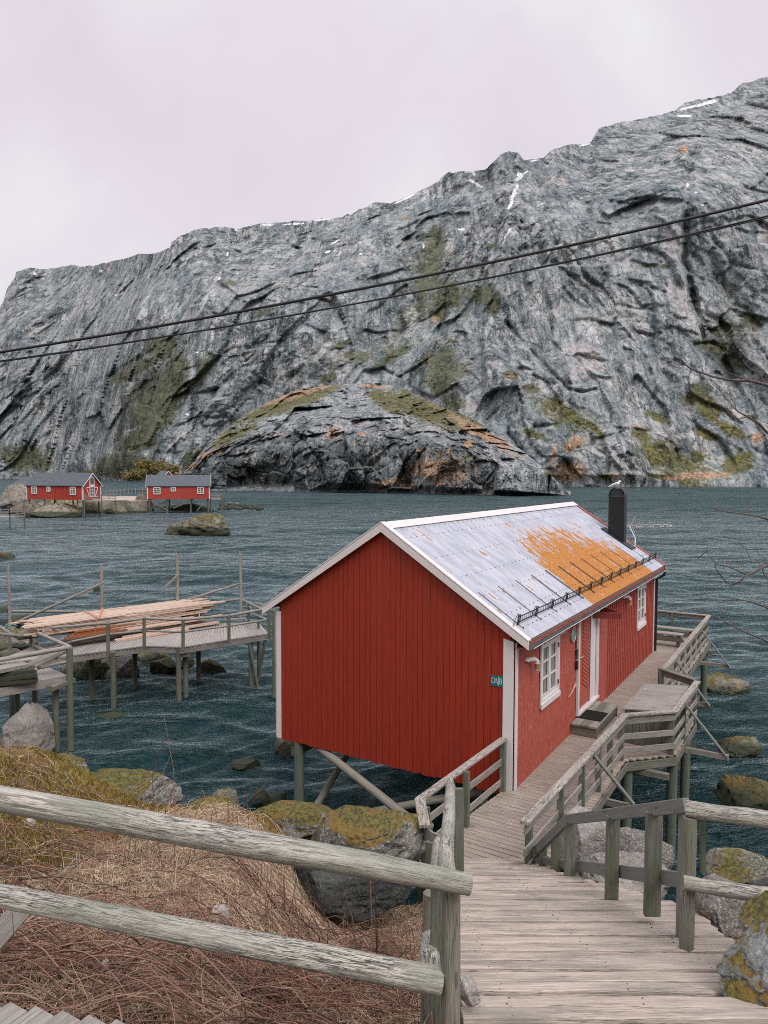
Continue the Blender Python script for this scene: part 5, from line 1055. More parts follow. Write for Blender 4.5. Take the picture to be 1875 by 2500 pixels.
rk('pale boulder close under the boardwalk edge', 1400, 2020, 110, 70, 'granite', depth=11.6, seed=104)
rk('flat lichened rock on the shore right of the log fence post', 1800, 2180, 190, 95, 'shore_rock', depth=8.2, seed=105, dy=.7)
rk('brown speckled slab of rock beside the right edge of the stairs', 1790, 2330, 200, 150, 'granite', depth=6.4, seed=106, dy=.9, tilt=-.3)
rk('big grey and mossy boulder in the bottom right corner', 1960, 2640, 440, 380, 'near_rock', depth=4.0, seed=131, dy=.8, sub=6, rough=.16, cuts=6, tilt=-.25)
rk('brown moss hummock on top of the corner boulder', 1925, 2370, 230, 150, 'granite_mossy2', depth=4.6, seed=108, dy=.9)
rk('dark wet rock behind the log fence at the right edge', 1895, 2240, 120, 90, 'dark_rock', depth=7.2, seed=109)
# stones lying in the dead growth
rk('white angular stone in the dry grass between the fence logs', 538, 2262, 62, 56, 'stone_white', depth=5.9, seed=120, dy=.7, cuts=10, sub=4)
rk('small yellow mossy stone beside the white angular stone', 488, 2250, 44, 34, 'granite_mossy2', depth=6.0, seed=121, sub=4)
rk('small white stone lying below the lower fence log', 254, 2375, 26, 30, 'stone_white', depth=4.9, seed=122, sub=4, cuts=9)
rk('pale stone in the dry growth under the upper fence log at the left', 72, 2030, 36, 34, 'stone_white', depth=7.6, seed=123, sub=4)
rk('grey stone at the foot of the left fence post', 1150, 2460, 60, 70, 'granite', depth=4.1, seed=124, sub=4)
# ================================================================ the lumber pier
PZ = -.2; HP = H
def pier():
    t = thing('lumber_pier', 'weathered plank pier on posts with a bend, carrying the long stack of fresh timber', 'pier', P(350, 1580, PZ))
    Fr = [P(-30, 1622, PZ), P(176, 1599, PZ), P(352, 1576, PZ), P(445, 1579, PZ), P(655, 1546, PZ)]
    Bk = [V(Fr[0][0]+.3, Fr[0][1]+2.6, PZ), V(Fr[1][0]+.2, Fr[1][1]+2.6, PZ), V(Fr[2][0]-.15, Fr[2][1]+2.8, PZ), P(475, 1525, PZ), P(630, 1518, PZ)]
    dk = MB()
    for i in range(4):
        L = np.linalg.norm(Fr[i+1]-Fr[i]); n = int(L/.13)
        for k in range(n):
            f = (k+.5)/n; a = Fr[i]+(Fr[i+1]-Fr[i])*f; b = Bk[i]+(Bk[i+1]-Bk[i])*f; dk.beam(a-UP*.02, b-UP*.02, L/n-.012, .035, ch=.003, ext=rnd.uniform(0, .03))
    dk.build('planking', 'pierdeck', t)
    for i in range(4):
        MB().beam(Fr[i]-UP*.14+V(0, .04, 0), Fr[i+1]-UP*.14+V(0, .04, 0), .06, .2).build('edge_beam', 'rail', t)
        MB().beam(Bk[i]-UP*.14, Bk[i+1]-UP*.14, .06, .2).build('edge_beam', 'fasciawood', t)
    def stilt(px, py, off=.15, r=.085, pyb=None, z=PZ-.05, dx=0):
        p = P(px, py, PZ)+V(0, off, 0); MB().log([V(p[0], p[1], z), V(p[0]+dx, p[1], -4.5)], [r, r*1.05]).build('post', 'post', t)
    for px, py, off in ((272, 1590, .1), (262, 1590, .5), (430, 1582, .25), (441, 1580, .55), (268, 1590, 2.3), (440, 1580, 2.3), (610, 1553, .2), (612, 1553, 1.7), (175, 1600, 1.5)): stilt(px, py, off)
    a = P(604, 1554, PZ); MB().log([a+V(0, .1, -.1), V(a[0]+.5, a[1]+.2, -3)], .05).build('brace', 'post', t); a = P(648, 1548, PZ); MB().log([a+V(0, .1, -.1), V(a[0]-.45, a[1]+.5, -2.6)], .05).build('brace', 'post', t)
    MB().beam(P(240, 1592, PZ)-UP*.33+V(0, .2, 0), P(290, 1586, PZ)-UP*.33+V(0, .2, 0), .16, .14).build('cap_beam', 'fasciawood', t)
    MB().beam(P(418, 1583, PZ)-UP*.33+V(0, .35, 0), P(455, 1581, PZ)-UP*.33+V(0, .35, 0), .16, .14).build('cap_beam', 'fasciawood', t)
    r = thing('pole_railing', 'round pole railing along the near side of the lumber pier', 'railing', P(350, 1580, PZ))
    dep = {}
    tops = [(85, 1537, 23.6), (265, 1521, 21.9), (352, 1510, 22.9), (446, 1513, 22.8), (559, 1503, 23.9), (650, 1486, 24.7)]
    tops = [D(x, y, d) for x, y, d in tops]
    for p, q in zip(tops[:-1], tops[1:]): MB().log([p, q], .045, seg=8, wob=.0).build('top_pole', 'rail', r)
    mids = [D(100, 1590, 23.4), D(178, 1566, 22.2), D(262, 1549, 21.9), D(352, 1540, 22.9), D(446, 1543, 22.8), D(559, 1528, 23.9), D(655, 1513, 24.7)]
    for p, q in zip(mids[:-1], mids[1:]): MB().log([p, q], .035, seg=8).build('middle_pole', 'rail', r)
    for px, pt, pb, d in ((264, 1522, 1600, 21.85), (352, 1508, 1586, 22.85), (447, 1512, 1592, 22.7), (559, 1500, 1572, 23.9), (657, 1488, 1560, 24.6), (75, 1537, 1592, 23.8)):
        MB().log([D(px, pb, d), D(px, pt, d)], .055, seg=8).build('post', 'post', r)
    # railing at the seaward end
    e = thing('pole_railing', 'round pole railing around the far right end of the lumber pier', 'railing', D(620, 1500, 27))
    for a, b, rr in (((587, 1463, 28.), (648, 1490, 25.3), .045), ((600, 1492, 27.6), (652, 1512, 25.), .04), ((470, 1477, 28.2), (592, 1462, 28.2), .04), ((600, 1472, 28), (614, 1487, 27), .03), ((628, 1474, 28.5), (650, 1481, 26), .04), ((560, 1513, 26.6), (600, 1510, 27), .04)):
        MB().log([D(*a), D(*b)], rr, seg=8).build('pole', 'rail', e)
    for px, pt, pb, d in ((607, 1472, 1522, 27.4), (631, 1474, 1534, 26.2)): MB().log([D(px, pb, d), D(px, pt, d)], .05, seg=8).build('post', 'post', e)
pier()
def pole(label, px, y0, y1, d, r=.06, lean=0, name='pole', mat='rail', x1=None):
    a = D(px, y1, d); b = D(px+lean if x1 is None else x1, y0, d); tag(MB().log([a, a*.5+b*.5+V(.02, 0, 0), b], [r, r*.95, r*.8], seg=10, lump=.03).build(name, mat), label, 'pole')
pole('tall upright pole at the left edge with pale blue rope tied round it', 24, 1380, 1592, 24.5, .055, -4, name='upright_pole')
pole('tall upright pole rising behind the left half of the timber stack', 248, 1375, 1500, 26.5, .058, -1, name='upright_pole')
pole('tall upright pole rising behind the right end of the timber stack', 433, 1353, 1480, 27.5, .058, -1, name='upright_pole')
pole('tallest upright pole near the seaward end of the pier', 588, 1350, 1515, 27.4, .064, -2, name='upright_pole')
pole('tall round mooring post in the water beside the cabin corner', 668, 1490, 1760, 24.0, .085, 2, name='mooring_post', mat='post')
pole('long pole tied diagonally from the left edge pole up to the second pole', 22, 1422, 1528, 25.4, .052, 232, name='diagonal_pole')
pole('pole lying level behind the timber stack at the left', 30, 1494, 1492, 26, .05, 225, name='level_pole')
pole('long pole slanting up to the tallest upright pole', 418, 1424, 1476, 27.8, .045, 170, name='diagonal_pole')
pole('short broken pole tied to the third upright pole', 396, 1402, 1440, 27.3, .05, 40, name='broken_pole')
def rope():
    m = MB()
    for k in range(4):
        c = D(25+k, 1530+k*1.5, 24.4); m.log([c+V(math.cos(q)*.18, math.sin(q)*.18, .10*math.sin(q+k)+.03*k) for q in np.linspace(0, 6.283, 17)], .018, seg=5, cap=False)
    tag(m.build('rope_coil', 'rope'), 'pale blue rope coiled around the pole at the left edge', 'rope')
rope()
def lumber():
    # the stack lies along the pier, rows of boards with staggered ends
    a0, a1 = P(128, 1585, PZ), P(470, 1532, PZ); d = unit((a1-a0)*V(1, 1, 0)); s = V(-d[1], d[0], 0.)
    A0 = a0+d*0; z0 = PZ+.06; hgt = .058
    lab_m = 'fresh pinkish sawn board inside the long timber stack on the pier'
    base = MB().beam((0, 0, 0), (3.5, 0, 0), .155, .050, ch=.003).build('timber_board', 'lumber'); base_mesh = base.data; bpy.data.objects.remove(base)
    om = MB().beam((0, 0, 0), (2.1, 0, 0), .155, .050, ch=.003).build('timber_board', 'lumber_orange'); om_mesh = om.data; bpy.data.objects.remove(om)
    variants = [base_mesh]
    for k in range(11): o = MB().beam((0, 0, 0), (rnd.uniform(2.9, 3.7), 0, 0), rnd.choice([.12, .145, .15]), rnd.choice([.040, .046]), ch=.003).build('timber_board', 'lumber'); variants.append(o.data); bpy.data.objects.remove(o)
    yaw = math.atan2(d[1], d[0]); rows = 13
    for row in range(rows):
        nacross = 9
        for j in range(nacross):
            for seg_ in range(2):
                # only boards that show: the top, the near face, the ends
                if row < rows-2 and j > 1 and not (seg_ == 1 and j < 3): continue
                me = variants[rnd.randrange(12)]; st = rnd.uniform(-.4, .4)+(0 if seg_ == 0 else 2.1)+(.6 if row < 5 else -.5)*(seg_ == 0)+(.0 if seg_ == 0 else rnd.uniform(-.5, .3)+.03*row)
                org = row == 3 or row == 4
                lab = lab_m; grp = 'fresh boards of the timber stack'
                if j == 0 and row in (1, 2, 3, 4, 5, 6) and seg_ == 0: me = om_mesh; lab = 'orange stained board showing at the near left end of the timber stack'; grp = 'orange stained boards of the timber stack'; st = .1+.1*row
                o = bpy.data.objects.new('timber_board', me); col.objects.link(o)
                p = A0+d*st+s*(.16*j+rnd.uniform(-.03, .03)+.05*(row > 4)); o.location = (p[0], p[1], z0+.05+row*hgt+rnd.uniform(-.003, .003)); o.rotation_euler = (0, 0, yaw+rnd.uniform(-.012, .012)); tag(o, lab, 'board', grp)
    # the strap around it
    def sp(st, j, z): q = A0+d*st+s*(.16*j); return (q[0], q[1], z)
    st = MB(); x = 1.3; zt = z0+rows*hgt+.075
    st.beam(sp(x, -.62, PZ+.02), sp(x+.12, -.55, zt), .05, .008); st.beam(sp(x+.12, -.55, zt), sp(x+.25, 8.6, zt), .05, .008, up=(0, 0, 1)); st.beam(sp(x+.2, -.55, zt), sp(x+.9, 8.6, zt), .04, .008, up=(0, 0, 1))
    tag(st.build('cargo_strap', 'orange_strap'), 'orange strap tied over the left part of the timber stack', 'strap')
    for k, (x0, x1, j, zz, mt, l_) in enumerate(((2.2, 5.9, -1.5, .09, 'lumber', 'loose pale board lying on the pier along the foot of the timber stack'), (1.9, 4.6, -2.2, .04, 'lumber', 'thick pale beam lying nearest the pier edge below the stack'), (.2, 3.6, -1.2, .22, 'dark_plank', 'old dark board leaning against the foot of the timber stack'), (2.4, 6.1, -1.1, .30, 'lumber', 'long pale board lying loose against the side of the timber stack'), (-.9, .7, 2.5, .42, 'dark_plank', 'dark beam end sticking out of the left end of the timber stack'))):
        a = A0+d*x0+s*(.16*j); b = A0+d*x1+s*(.16*j); tag(MB().beam((a[0], a[1], PZ+zz), (b[0], b[1], PZ+zz+.02), .17, .09, ch=.004).build('loose_board', mt), l_, 'board')
    a, b = D(470, 1476, 27.6), D(488, 1510, 26.2)
    tag(MB().log([a, a*.5+b*.5+V(.1, 0, 0), b], .02, seg=6).build('blue_rope', 'rope'), 'thin blue rope around the right end of the timber stack', 'rope')
lumber()
def platform():
    t = thing('left_platform', 'grey plank platform on posts at the left edge in front of the lumber pier', 'platform', P(80, 1670, 0))
    f0, f1 = P(-120, 1704, 0), P(166, 1648, 0); b1 = P(100, 1622, 0); b0 = f0+(b1-f1)
    dk = MB(); n = 44
    for k in range(n): q = (k+.5)/n; a = f0+(f1-f0)*q; b = b0+(b1-b0)*q; dk.beam(a-UP*.02, b-UP*.02, np.linalg.norm(f1-f0)/n-.01, .035, ch=.003)
    dk.build('planking', 'pierdeck', t); MB().beam(f0-UP*.14+V(0, .04, 0), f1-UP*.14+V(0, .04, 0), .06, .20).build('edge_beam', 'rail', t); MB().beam(f1-UP*.14, b1-UP*.14, .06, .18).build('edge_beam', 'fasciawood', t)
    MB().beam(P(122, 1682, -.2), P(165, 1668, -.2)+V(0, .3, 0), .2, .14).build('cap_beam', 'fasciawood', t)
    for px, yb, d, r in ((138, 1830, 19.3, .09), (86, 1750, 20.6, .08), (30, 1745, 20.6, .08), (42, 1745, 20.2, .08), (-60, 1800, 19, .09)):
        a = D(px, yb, d); MB().log([V(a[0], a[1], -.1), V(a[0], a[1], -4)], r).build('post', 'post', t)
    c = P(171, 1842, WZ); y = c[1]
    r = thing('pole_railing', 'round pole railing around the left platform with a tall corner post', 'railing', D(170, 1660, y))
    MB().log([V(c[0]-.02, y, -4), D(170, 1582, y)], [.10, .085], seg=12).build('corner_post', 'post', r)
    for a, b, rr in (((75, 1538, 23.8), (172, 1580, y), .055), ((-60, 1622, 18.4), (172, 1580, y), .065), ((80, 1575, 23.6), (168, 1612, y), .045), ((92, 1632, y-.1), (166, 1615, y), .045), ((-40, 1655, 19), (60, 1638, 19.5), .05), ((-20, 1545, 24), (80, 1556, 23.9), .045), ((-30, 1510, 24), (60, 1570, 24.), .045)): MB().log([D(*a), D(*b)], rr, seg=8).build('pole', 'rail', r)
    m = P(40, 1650, 0)
    for k, (x0, y0, x1, y1, z, mat, l_) in enumerate(((-60, 1672, 92, 1655, .10, 'dark_plank', 'lowest dark old board of the pile on the left platform'), (-60, 1660, 90, 1645, .22, 'dark_plank', 'middle dark old board of the pile on the left platform'), (-50, 1648, 85, 1634, .33, 'dark_plank', 'topmost dark old board of the pile on the left platform'), (-30, 1640, 60, 1622, .45, 'rail', 'pale board lying across the dark pile on the left platform'))):
        a, b = P(x0, y0, z), P(x1, y1, z); tag(MB().beam(a, b, .45, .11, ch=.005).build('old_board', mat), l_, 'board')
    a, b = D(62, 1632, 19.2), D(160, 1584, y+.15); tag(MB().beam(a, b, .26, .04, up=(0, -.7, .7), ch=.004).build('leaning_board', 'rail'), 'wide pale board leaning up to the corner post of the left platform', 'board')
platform()

# ================================================================ far cabins on the skerry
def far_cabin(label, px, pyb, dist, axis_deg, L, wd, hw, hr, z0, wins, stilts, batt=None, gable=None, name='far_cabin', group='small red cabins across the water', chim=False):
    c = D(px, 1250, dist); a = R(axis_deg); ax = V(math.cos(a), math.sin(a), 0); bk = V(-math.sin(a), math.cos(a), 0); o = V(c[0], c[1], z0)
    Q = lambda x, y, z: o+ax*x+bk*y+UP*z
    t = thing(name, label, 'cabin', o, group)
    m = MB(); n = int(L/.30)
    m.prism([Q(0, 0, 0), Q(L, 0, 0), Q(L, 0, hw), Q(0, 0, hw)], bk*.1, ax=1)
    for i in range(n):
        if batt and batt[0] < i/n < batt[1]: m.prism([Q(i*L/n, -.001, 0), Q(i*L/n+.12, -.001, 0), Q(i*L/n+.12, -.001, hw), Q(i*L/n, -.001, hw)], -bk*.05, ax=1)
    for x in (0, L-.1): m.prism([Q(x, .1, 0), Q(x, wd, 0), Q(x, wd, hw), Q(x, wd/2, hr-.05), Q(x, .1, hw)], ax*.1, ax=3)
    m.prism([Q(0, wd-.1, 0), Q(L, wd-.1, 0), Q(L, wd-.1, hw), Q(0, wd-.1, hw)], bk*.1, ax=1); m.prism([Q(.1, .1, .0), Q(L-.1, .1, 0), Q(L-.1, wd-.1, 0), Q(.1, wd-.1, 0)], UP*.1)
    m.build('walls', 'red_far', t)
    rf = MB(); ov = .25; sl = (hr-hw)/(wd/2)
    for s in (0, 1):
        e = Q(-ov, -ov, hw-ov*sl+.02) if s == 0 else Q(-ov, wd+ov, hw-ov*sl+.02); r_ = Q(-ov, wd/2, hr+.02); rf.prism([e, e+ax*(L+2*ov), r_+ax*(L+2*ov), r_], UP*.10, ax=0)
    rf.build('roof', 'slate', t)
    for x in (-ov-.05, L+ov+.01):
        for s in (0, 1):
            e = Q(x, -ov-.02 if s == 0 else wd+ov+.02, hw-ov*sl-.02); r_ = Q(x, wd/2, hr+.1); MB().prism([e, r_, r_-UP*.22, e-UP*.18], ax*.05, ax=0).build('barge_board', 'white_far', t)
    for x, y in ((0, -.03), (L-.14, -.03)): MB().prism([Q(x, y, -.05), Q(x+.16, y, -.05), Q(x+.16, y, hw), Q(x, y, hw)], -bk*.03, ax=1).build('corner_board', 'white_far', t)
    MB().prism([Q(L+.005, 0, -.05), Q(L+.005, .2, -.05), Q(L+.005, .2, hw), Q(L+.005, 0, hw)], ax*.03, ax=1).build('corner_board', 'white_far', t)
    MB().prism([Q(L+.005, wd-.2, -.05), Q(L+.005, wd, -.05), Q(L+.005, wd, hw), Q(L+.005, wd-.2, hw)], ax*.03, ax=1).build('corner_board', 'white_far', t)
    def window(x, z, w_, h_, nx, nz):
        g = MB().prism([Q(x+.06, -.05, z+.06), Q(x+w_-.06, -.05, z+.06), Q(x+w_-.06, -.05, z+h_-.06), Q(x+.06, -.05, z+h_-.06)], -bk*.03); f = MB()
        for k in range(nx+1): f.beam(Q(x+w_*k/nx, -.11, z), Q(x+w_*k/nx, -.11, z+h_), .16 if k in (0, nx) else .09, .06, up=bk, ch=0)
        for k in range(nz+1): f.beam(Q(x, -.11, z+h_*k/nz), Q(x+w_, -.11, z+h_*k/nz), .07, .15 if k in (0, nz) else .07, up=(0, 0, 1), ch=0)
        wn = f.build('window', 'white_far', t); g.build('pane', 'glass', wn)
    for wnd in wins: window(*wnd)
    for x, y, r, zb in stilts: MB().log([Q(x, y, 0), Q(x, y, zb)], r, seg=8).build('stilt', 'piling', t)
    if gable: gable(t, Q)
    if chim: MB().beam(Q(L*chim[0], wd/2+.3, hr-.3), Q(L*chim[0], wd/2+.3, hr+.75), .5, .6, up=ax).build('chimney', 'chimney', t)
    return t, Q
def gab1(t, Q):
    L = 12.4; w_ = MB()
    w_.prism([Q(L+.03, 1.95, .55), Q(L+.03, 3.35, .55), Q(L+.03, 3.35, 4.05), Q(L+.03, 2.65, 4.55), Q(L+.03, 1.95, 4.05)], V(.05, 0, 0), ax=1); fr = w_.build('gable_window', 'white_far', t)
    for y0, z0, z1 in ((2.12, .75, 2.5), (2.72, .75, 2.5)):
        for k in range(3): h = (z1-z0)/3; MB().prism([Q(L+.09, y0, z0+k*h), Q(L+.09, y0+.46, z0+k*h), Q(L+.09, y0+.46, z0+k*h+h-.12), Q(L+.09, y0, z0+k*h+h-.12)], V(.02, 0, 0)).build('pane', 'glass', fr)
    MB().prism([Q(L+.09, 2.12, 2.9), Q(L+.09, 3.18, 2.9), Q(L+.09, 3.18, 3.9), Q(L+.09, 2.65, 4.3), Q(L+.09, 2.12, 3.9)], V(.02, 0, 0)).build('pane', 'glass', fr)
    for y0, y1, yb in ((1.05, 1.9, 1.75), (3.4, 4.3, 3.55)):
        m = MB(); m.beam(Q(L+.08, y0, 2.3), Q(L+.08, y1, 2.3), .06, .14); m.beam(Q(L+.08, y0 if yb > 1.7 and y0 < 2 else y1, 2.2), Q(L+.08, yb, .6), .06, .14); m.beam(Q(L+.08, y0, .6), Q(L+.08, y1, .6), .06, .1) if y0 > 3 else None; m.build('shutter_brace', 'white_far', t)
c1, Q1 = far_cabin('small red cabin with a tall glazed gable, left of two across the water', 66, 1221, 137.3, -15, 12.4, 5.3, 2.75, 4.95, .5,
    [(1.28, 1.1, 1.1, 1.35, 2, 3), (4.65, 1.55, .75, .85, 2, 2), (9.8, 1.0, 1.15, 1.4, 2, 3)], [(.3, .3, .13, -3.5), (3.7, .3, .13, -4), (6.0, .6, .1, -4), (11.0, .3, .13, -4), (12.2, .3, .14, -4), (12.2, 4.9, .13, -4), (6.5, 4.8, .12, -4), (2.2, 4.8, .12, -4)], (.5, .9), gab1)
MB().log([Q1(11.7, 3.4, 4.6), Q1(11.7, 3.4, 5.2)], .25, seg=8).build('chimney', 'black', c1)
for p, q in (((.6, .2, -.1), (3.0, .2, -2.3)), ((5.1, .3, -.1), (2.0, .3, -1.8)), ((10.6, .2, -.9), (8.8, .2, -2.0)), ((3.8, .2, -.1), (5.5, .2, -1.2))): MB().log([Q1(*p), Q1(*q)], .09, seg=7).build('brace', 'brace', c1)
c2, Q2 = far_cabin('small red cabin with blue-grey roof on tall stilts, right of two across the water', 360, 1221, 144.2, 14.5, 12.1, 5.4, 2.72, 4.75, .33,
    [(1.27, 1.05, 1.2, 1.3, 2, 3), (4.6, 1.6, .8, .8, 2, 2), (9.75, 1.1, 1.15, 1.3, 2, 3)], [(.35, .3, .17, -4), (.7, .9, .1, -4), (3.7, .3, .17, -4), (4.1, 3, .15, -4), (8.35, .3, .17, -4), (11.8, .3, .19, -4), (11.8, 5, .15, -4), (.4, 5, .15, -4), (8.5, 5, .15, -4)], (.5, .97), chim=(.02,))
for p, q in (((.6, .2, -.2), (3.9, .2, -2.4)), ((8.9, .5, -.1), (5.0, .5, -1.9)), ((11.6, .2, -.1), (9.5, .2, -2.5)), ((.9, 1, -1.6), (3.9, 1, -.4))): MB().log([Q2(*p), Q2(*q)], .10, seg=7).build('brace', 'brace', c2)
far_cabin('partly hidden cabin with a white edged gable behind the right far cabin', 366, 1200, 172, -62, 9, 5.2, 2.7, 5.2, .75, [], [], name='far_cabin', chim=(.93,))
def shed():
    a = D(24, 1186, 165); t = thing('far_shed', 'low dark grey roof peeping up behind the rock left of the far cabins', 'shed', a)
    q = D(75, 1186, 165); b = V(0, 6, 0); z = UP*1.9
    MB().prism([a, q, q+b*.5+z, a+b*.5+z+V(1.8, 0, 0)], UP*.15, ax=0).build('roof', 'slate', t); MB().prism([a+b*.2-UP*2.5, q+b*.2-UP*2.5, q+b*.2, a+b*.2], b*.6, ax=0).build('walls', 'fasciawood', t)
shed()
def far_deck(label, pts, zf, zt, mat, cat='railing'):
    t = thing('far_deck', label, 'deck', pts[0])
    p = [V(*x) for x in pts]; MB().prism([p[0], p[1], p[2], p[3]], -UP*.15, ax=0).build('planking', 'pierdeck', t)
    for a, b in ((p[0], p[1]), (p[1], p[2])):
        for z in (.3, .65, 1.0): MB().beam(a+UP*z, b+UP*z, .06, .13).build('rail_board', mat, t)
        n = max(2, int(np.linalg.norm(b-a)/1.6))
        for k in range(n+1): c = a+(b-a)*k/n; MB().beam(c-UP*.1, c+UP*1.0, .1, .1).build('post', mat, t)
    for c in p: MB().log([c, c-UP*3.5], .11, seg=7).build('stilt', 'post', t)
    return t
far_deck('grey railed deck at the gable end of the left far cabin', [Q1(12.6, .2, -.05), Q1(16.2, .4, -.05), Q1(17.2, 3.2, -.05), Q1(12.6, 4.4, -.05)], 0, 0, 'rail')
far_deck('pale railed deck at the right end of the right far cabin', [Q2(12.4, .6, -.05), Q2(14.4, .6, -.05), Q2(14.8, 4, -.05), Q2(12.4, 4, -.05)], 0, 0, 'rail')
e0 = D(-60, 1262, 98); far_deck('end of a railed jetty on a thin leg at the left edge', [V(e0[0]-4, e0[1], e0[2]), V(*D(24, 1262, 98)), V(*(D(24, 1262, 98)+V(.5, 3, 0))), V(e0[0]-4, e0[1]+3, e0[2])], 0, 0, 'rail')
def causeway():
    p = [D(232, 1212, 158), D(352, 1208, 158)]; t = thing('causeway_fence', 'low white stake fence along the causeway between the two far cabins', 'fence', p[0])
    for k in range(14):
        c = p[0]+(p[1]-p[0])*k/13.+V(0, 4, .1); MB().beam(c, c+UP*1.5+V(rnd.uniform(-.3, .3), 0, 0), .10, .10).build('stake', 'rail', t)
    MB().beam(p[0]+V(0, 4, 1.1), p[1]+V(0, 4, 1.1), .07, .07).build('wire', 'rail', t)
    tag(MB().prism([D(225, 1222, 150), D(360, 1222, 150), D(360, 1211, 166), D(225, 1211, 166)], -UP*2.4).build('path', plain('crushed_stone', (.48, .40, .36), .95, 0, .3, 1.2)), kind='structure')
causeway()
# skerry rock
SK = 'rocks of the skerry under the far cabins'
def frk(label, x0, x1, yt, yb, mat='far_rock', seed=1, dist=None, dyk=.6, flat=.88, **k):
    pyb = yb; p = P((x0+x1)/2, pyb, WZ) if dist is None else D((x0+x1)/2, pyb, dist); s = p[1]/F; w_ = (x1-x0)*s/2; h_ = (yb-yt)*s
    return boulder(label, V(p[0]*(1+w_*dyk/p[1]), p[1]+w_*dyk, p[2]+h_*.28), (w_*1.1, w_*dyk, h_*flat), mat, seed, group=SK, **k)
frk('tall rounded pale rock left of the left far cabin', 2, 100, 1184, 1232, seed=201, dist=146)
frk('broad smooth slab of rock sloping out under the left far cabin', 78, 198, 1226, 1258, seed=202, cuts=4, rough=.08)
frk('brown rock at the left foot of the skerry', 22, 62, 1228, 1256, 'shore_rock', 203); frk('rounded rock between the brown rock and the smooth slab', 52, 92, 1230, 1257, 'shore_rock', 204)
frk('long low rock behind the stilts of the left far cabin', 60, 240, 1222, 1246, seed=205, dist=146)
frk('dark rock under the glazed gable of the left far cabin', 195, 262, 1228, 1254, 'shore_rock', 206, dist=142); frk('brown layered rock right of the left far cabin deck', 240, 345, 1222, 1252, seed=207, mat='shore_rock', dist=146)
frk('green topped rock between the two far cabins', 298, 352, 1228, 1254, 'shore_rock', 208, dist=140); frk('dark slanting rock left of the tall stilts', 325, 375, 1212, 1252, 'shore_rock', 209, dist=150)
frk('dark rock in the shade under the right far cabin', 385, 520, 1226, 1250, 'dark_rock', 210, dist=150); frk('low rock where the causeway meets the water', 262, 312, 1236, 1256, 'shore_rock', 211, dist=137)
frk('big green and orange patched islet rock in front of the right far cabin', 445, 590, 1248, 1308, 'islet_rock', 222, cuts=3, rough=.3, dyk=.5, flat=.62); frk('lower brown islet rock touching the big one', 398, 470, 1274, 1306, 'islet_rock', 213, cuts=4, rough=.3, flat=.7)
frk('tiny dark green rock at the left edge of the open water', -30, 42, 1347, 1366, 'algae_rock', 214); frk('small dark rock awash behind the diagonal pole', 222, 246, 1432, 1450, 'algae_rock', 215, sub=4)
for i in range(64):
    q = rnd.random(); x = 540+100*q*1.0+rnd.uniform(-8, 8); yb = 1236+2*q+rnd.uniform(-9*(1-q), 4); s_ = rnd.uniform(5, 11)*(1.1-q*.5)
    p = P(x, max(yb+3, 1233), WZ); k = p[1]/F
    boulder('dark rubble stone of the small breakwater right of the far cabins', p+UP*(.1+(1238-min(yb, 1238))*k*.55), (s_*k*.75, s_*k*.7, s_*k*.6), 'dark_rock' if i % 3 else 'far_rock', 300+i % 9, sub=2, cuts=5, group='rubble stones of the breakwater')
# ================================================================ scrub at the foot of the mountain, overhead cables, bare branches
def scrub():
    g = NG('spring_leaves'); n = g.noise(g.n('ShaderNodeNewGeometry').outputs['Position'], .35, 3); M['scrub'] = g.done(g.mix(g.mr(n, .4, .6), (.085, .095, .03), (.23, .165, .05)), .9)
    vs = []; fs = []
    for cx, cy, rx, ry, d, n in ((372, 1146, 26, 17, 330, 2000), (352, 1136, 16, 12, 332, 800), (392, 1138, 14, 14, 335, 700), (335, 1158, 24, 12, 320, 1500), (320, 1165, 24, 8, 330, 900), (400, 1168, 22, 10, 300, 900), (210, 1160, 26, 9, 500, 700), (425, 1150, 14, 16, 310, 700)):
        for i in range(n):
            a = rnd.gauss(0, .45); b = rnd.gauss(0, .42); p = D(cx+rx*a, cy+ry*b, d+rnd.gauss(0, 3)); s = d*.0016*rnd.uniform(.5, 1.2); u = rs.normal(size=3); w_ = rs.normal(size=3); u = unit(u)*s; w_ = unit(w_)*s
            o = len(vs); vs += [p-u-w_, p+u-w_, p+u+w_]; fs.append([o, o+1, o+2])
    me = bpy.data.meshes.new('scrub'); me.from_pydata([tuple(v) for v in vs], [], fs); me.materials.append(M['scrub']); o = bpy.data.objects.new('shrubbery', me); col.objects.link(o); tag(o, 'yellow-green spring scrub at the foot of the mountain behind the far cabins', 'shrubs', kind='stuff')
scrub()
def cable(label, pts, d0, d1, r):
    n = 60; xs = np.linspace(-500, 2500, n); c = np.polyfit([p[0] for p in pts], [p[1] for p in pts], 2); path = [D(x, np.polyval(c, x), d0+(d1-d0)*(x+500)/3000) for x in xs]
    tag(MB().log(path, r, seg=8).build('overhead_cable', 'cable'), label, 'cable')
cable('thick black overhead cable, the upper one crossing the mountain', [(0, 857), (300, 815), (600, 759), (950, 690), (1300, 617), (1875, 489)], 15.5, 12, .028)
cable('thinner black overhead cable, second from the top', [(0, 880), (300, 840), (600, 788), (950, 725), (1300, 656), (1875, 527)], 15.8, 12.2, .015)
cable('thinnest black overhead cable, twisted close under the second one', [(0, 883.5), (250, 847), (600, 791), (950, 724), (1300, 658), (1600, 596), (1875, 530)], 15.8, 12.2, .013)
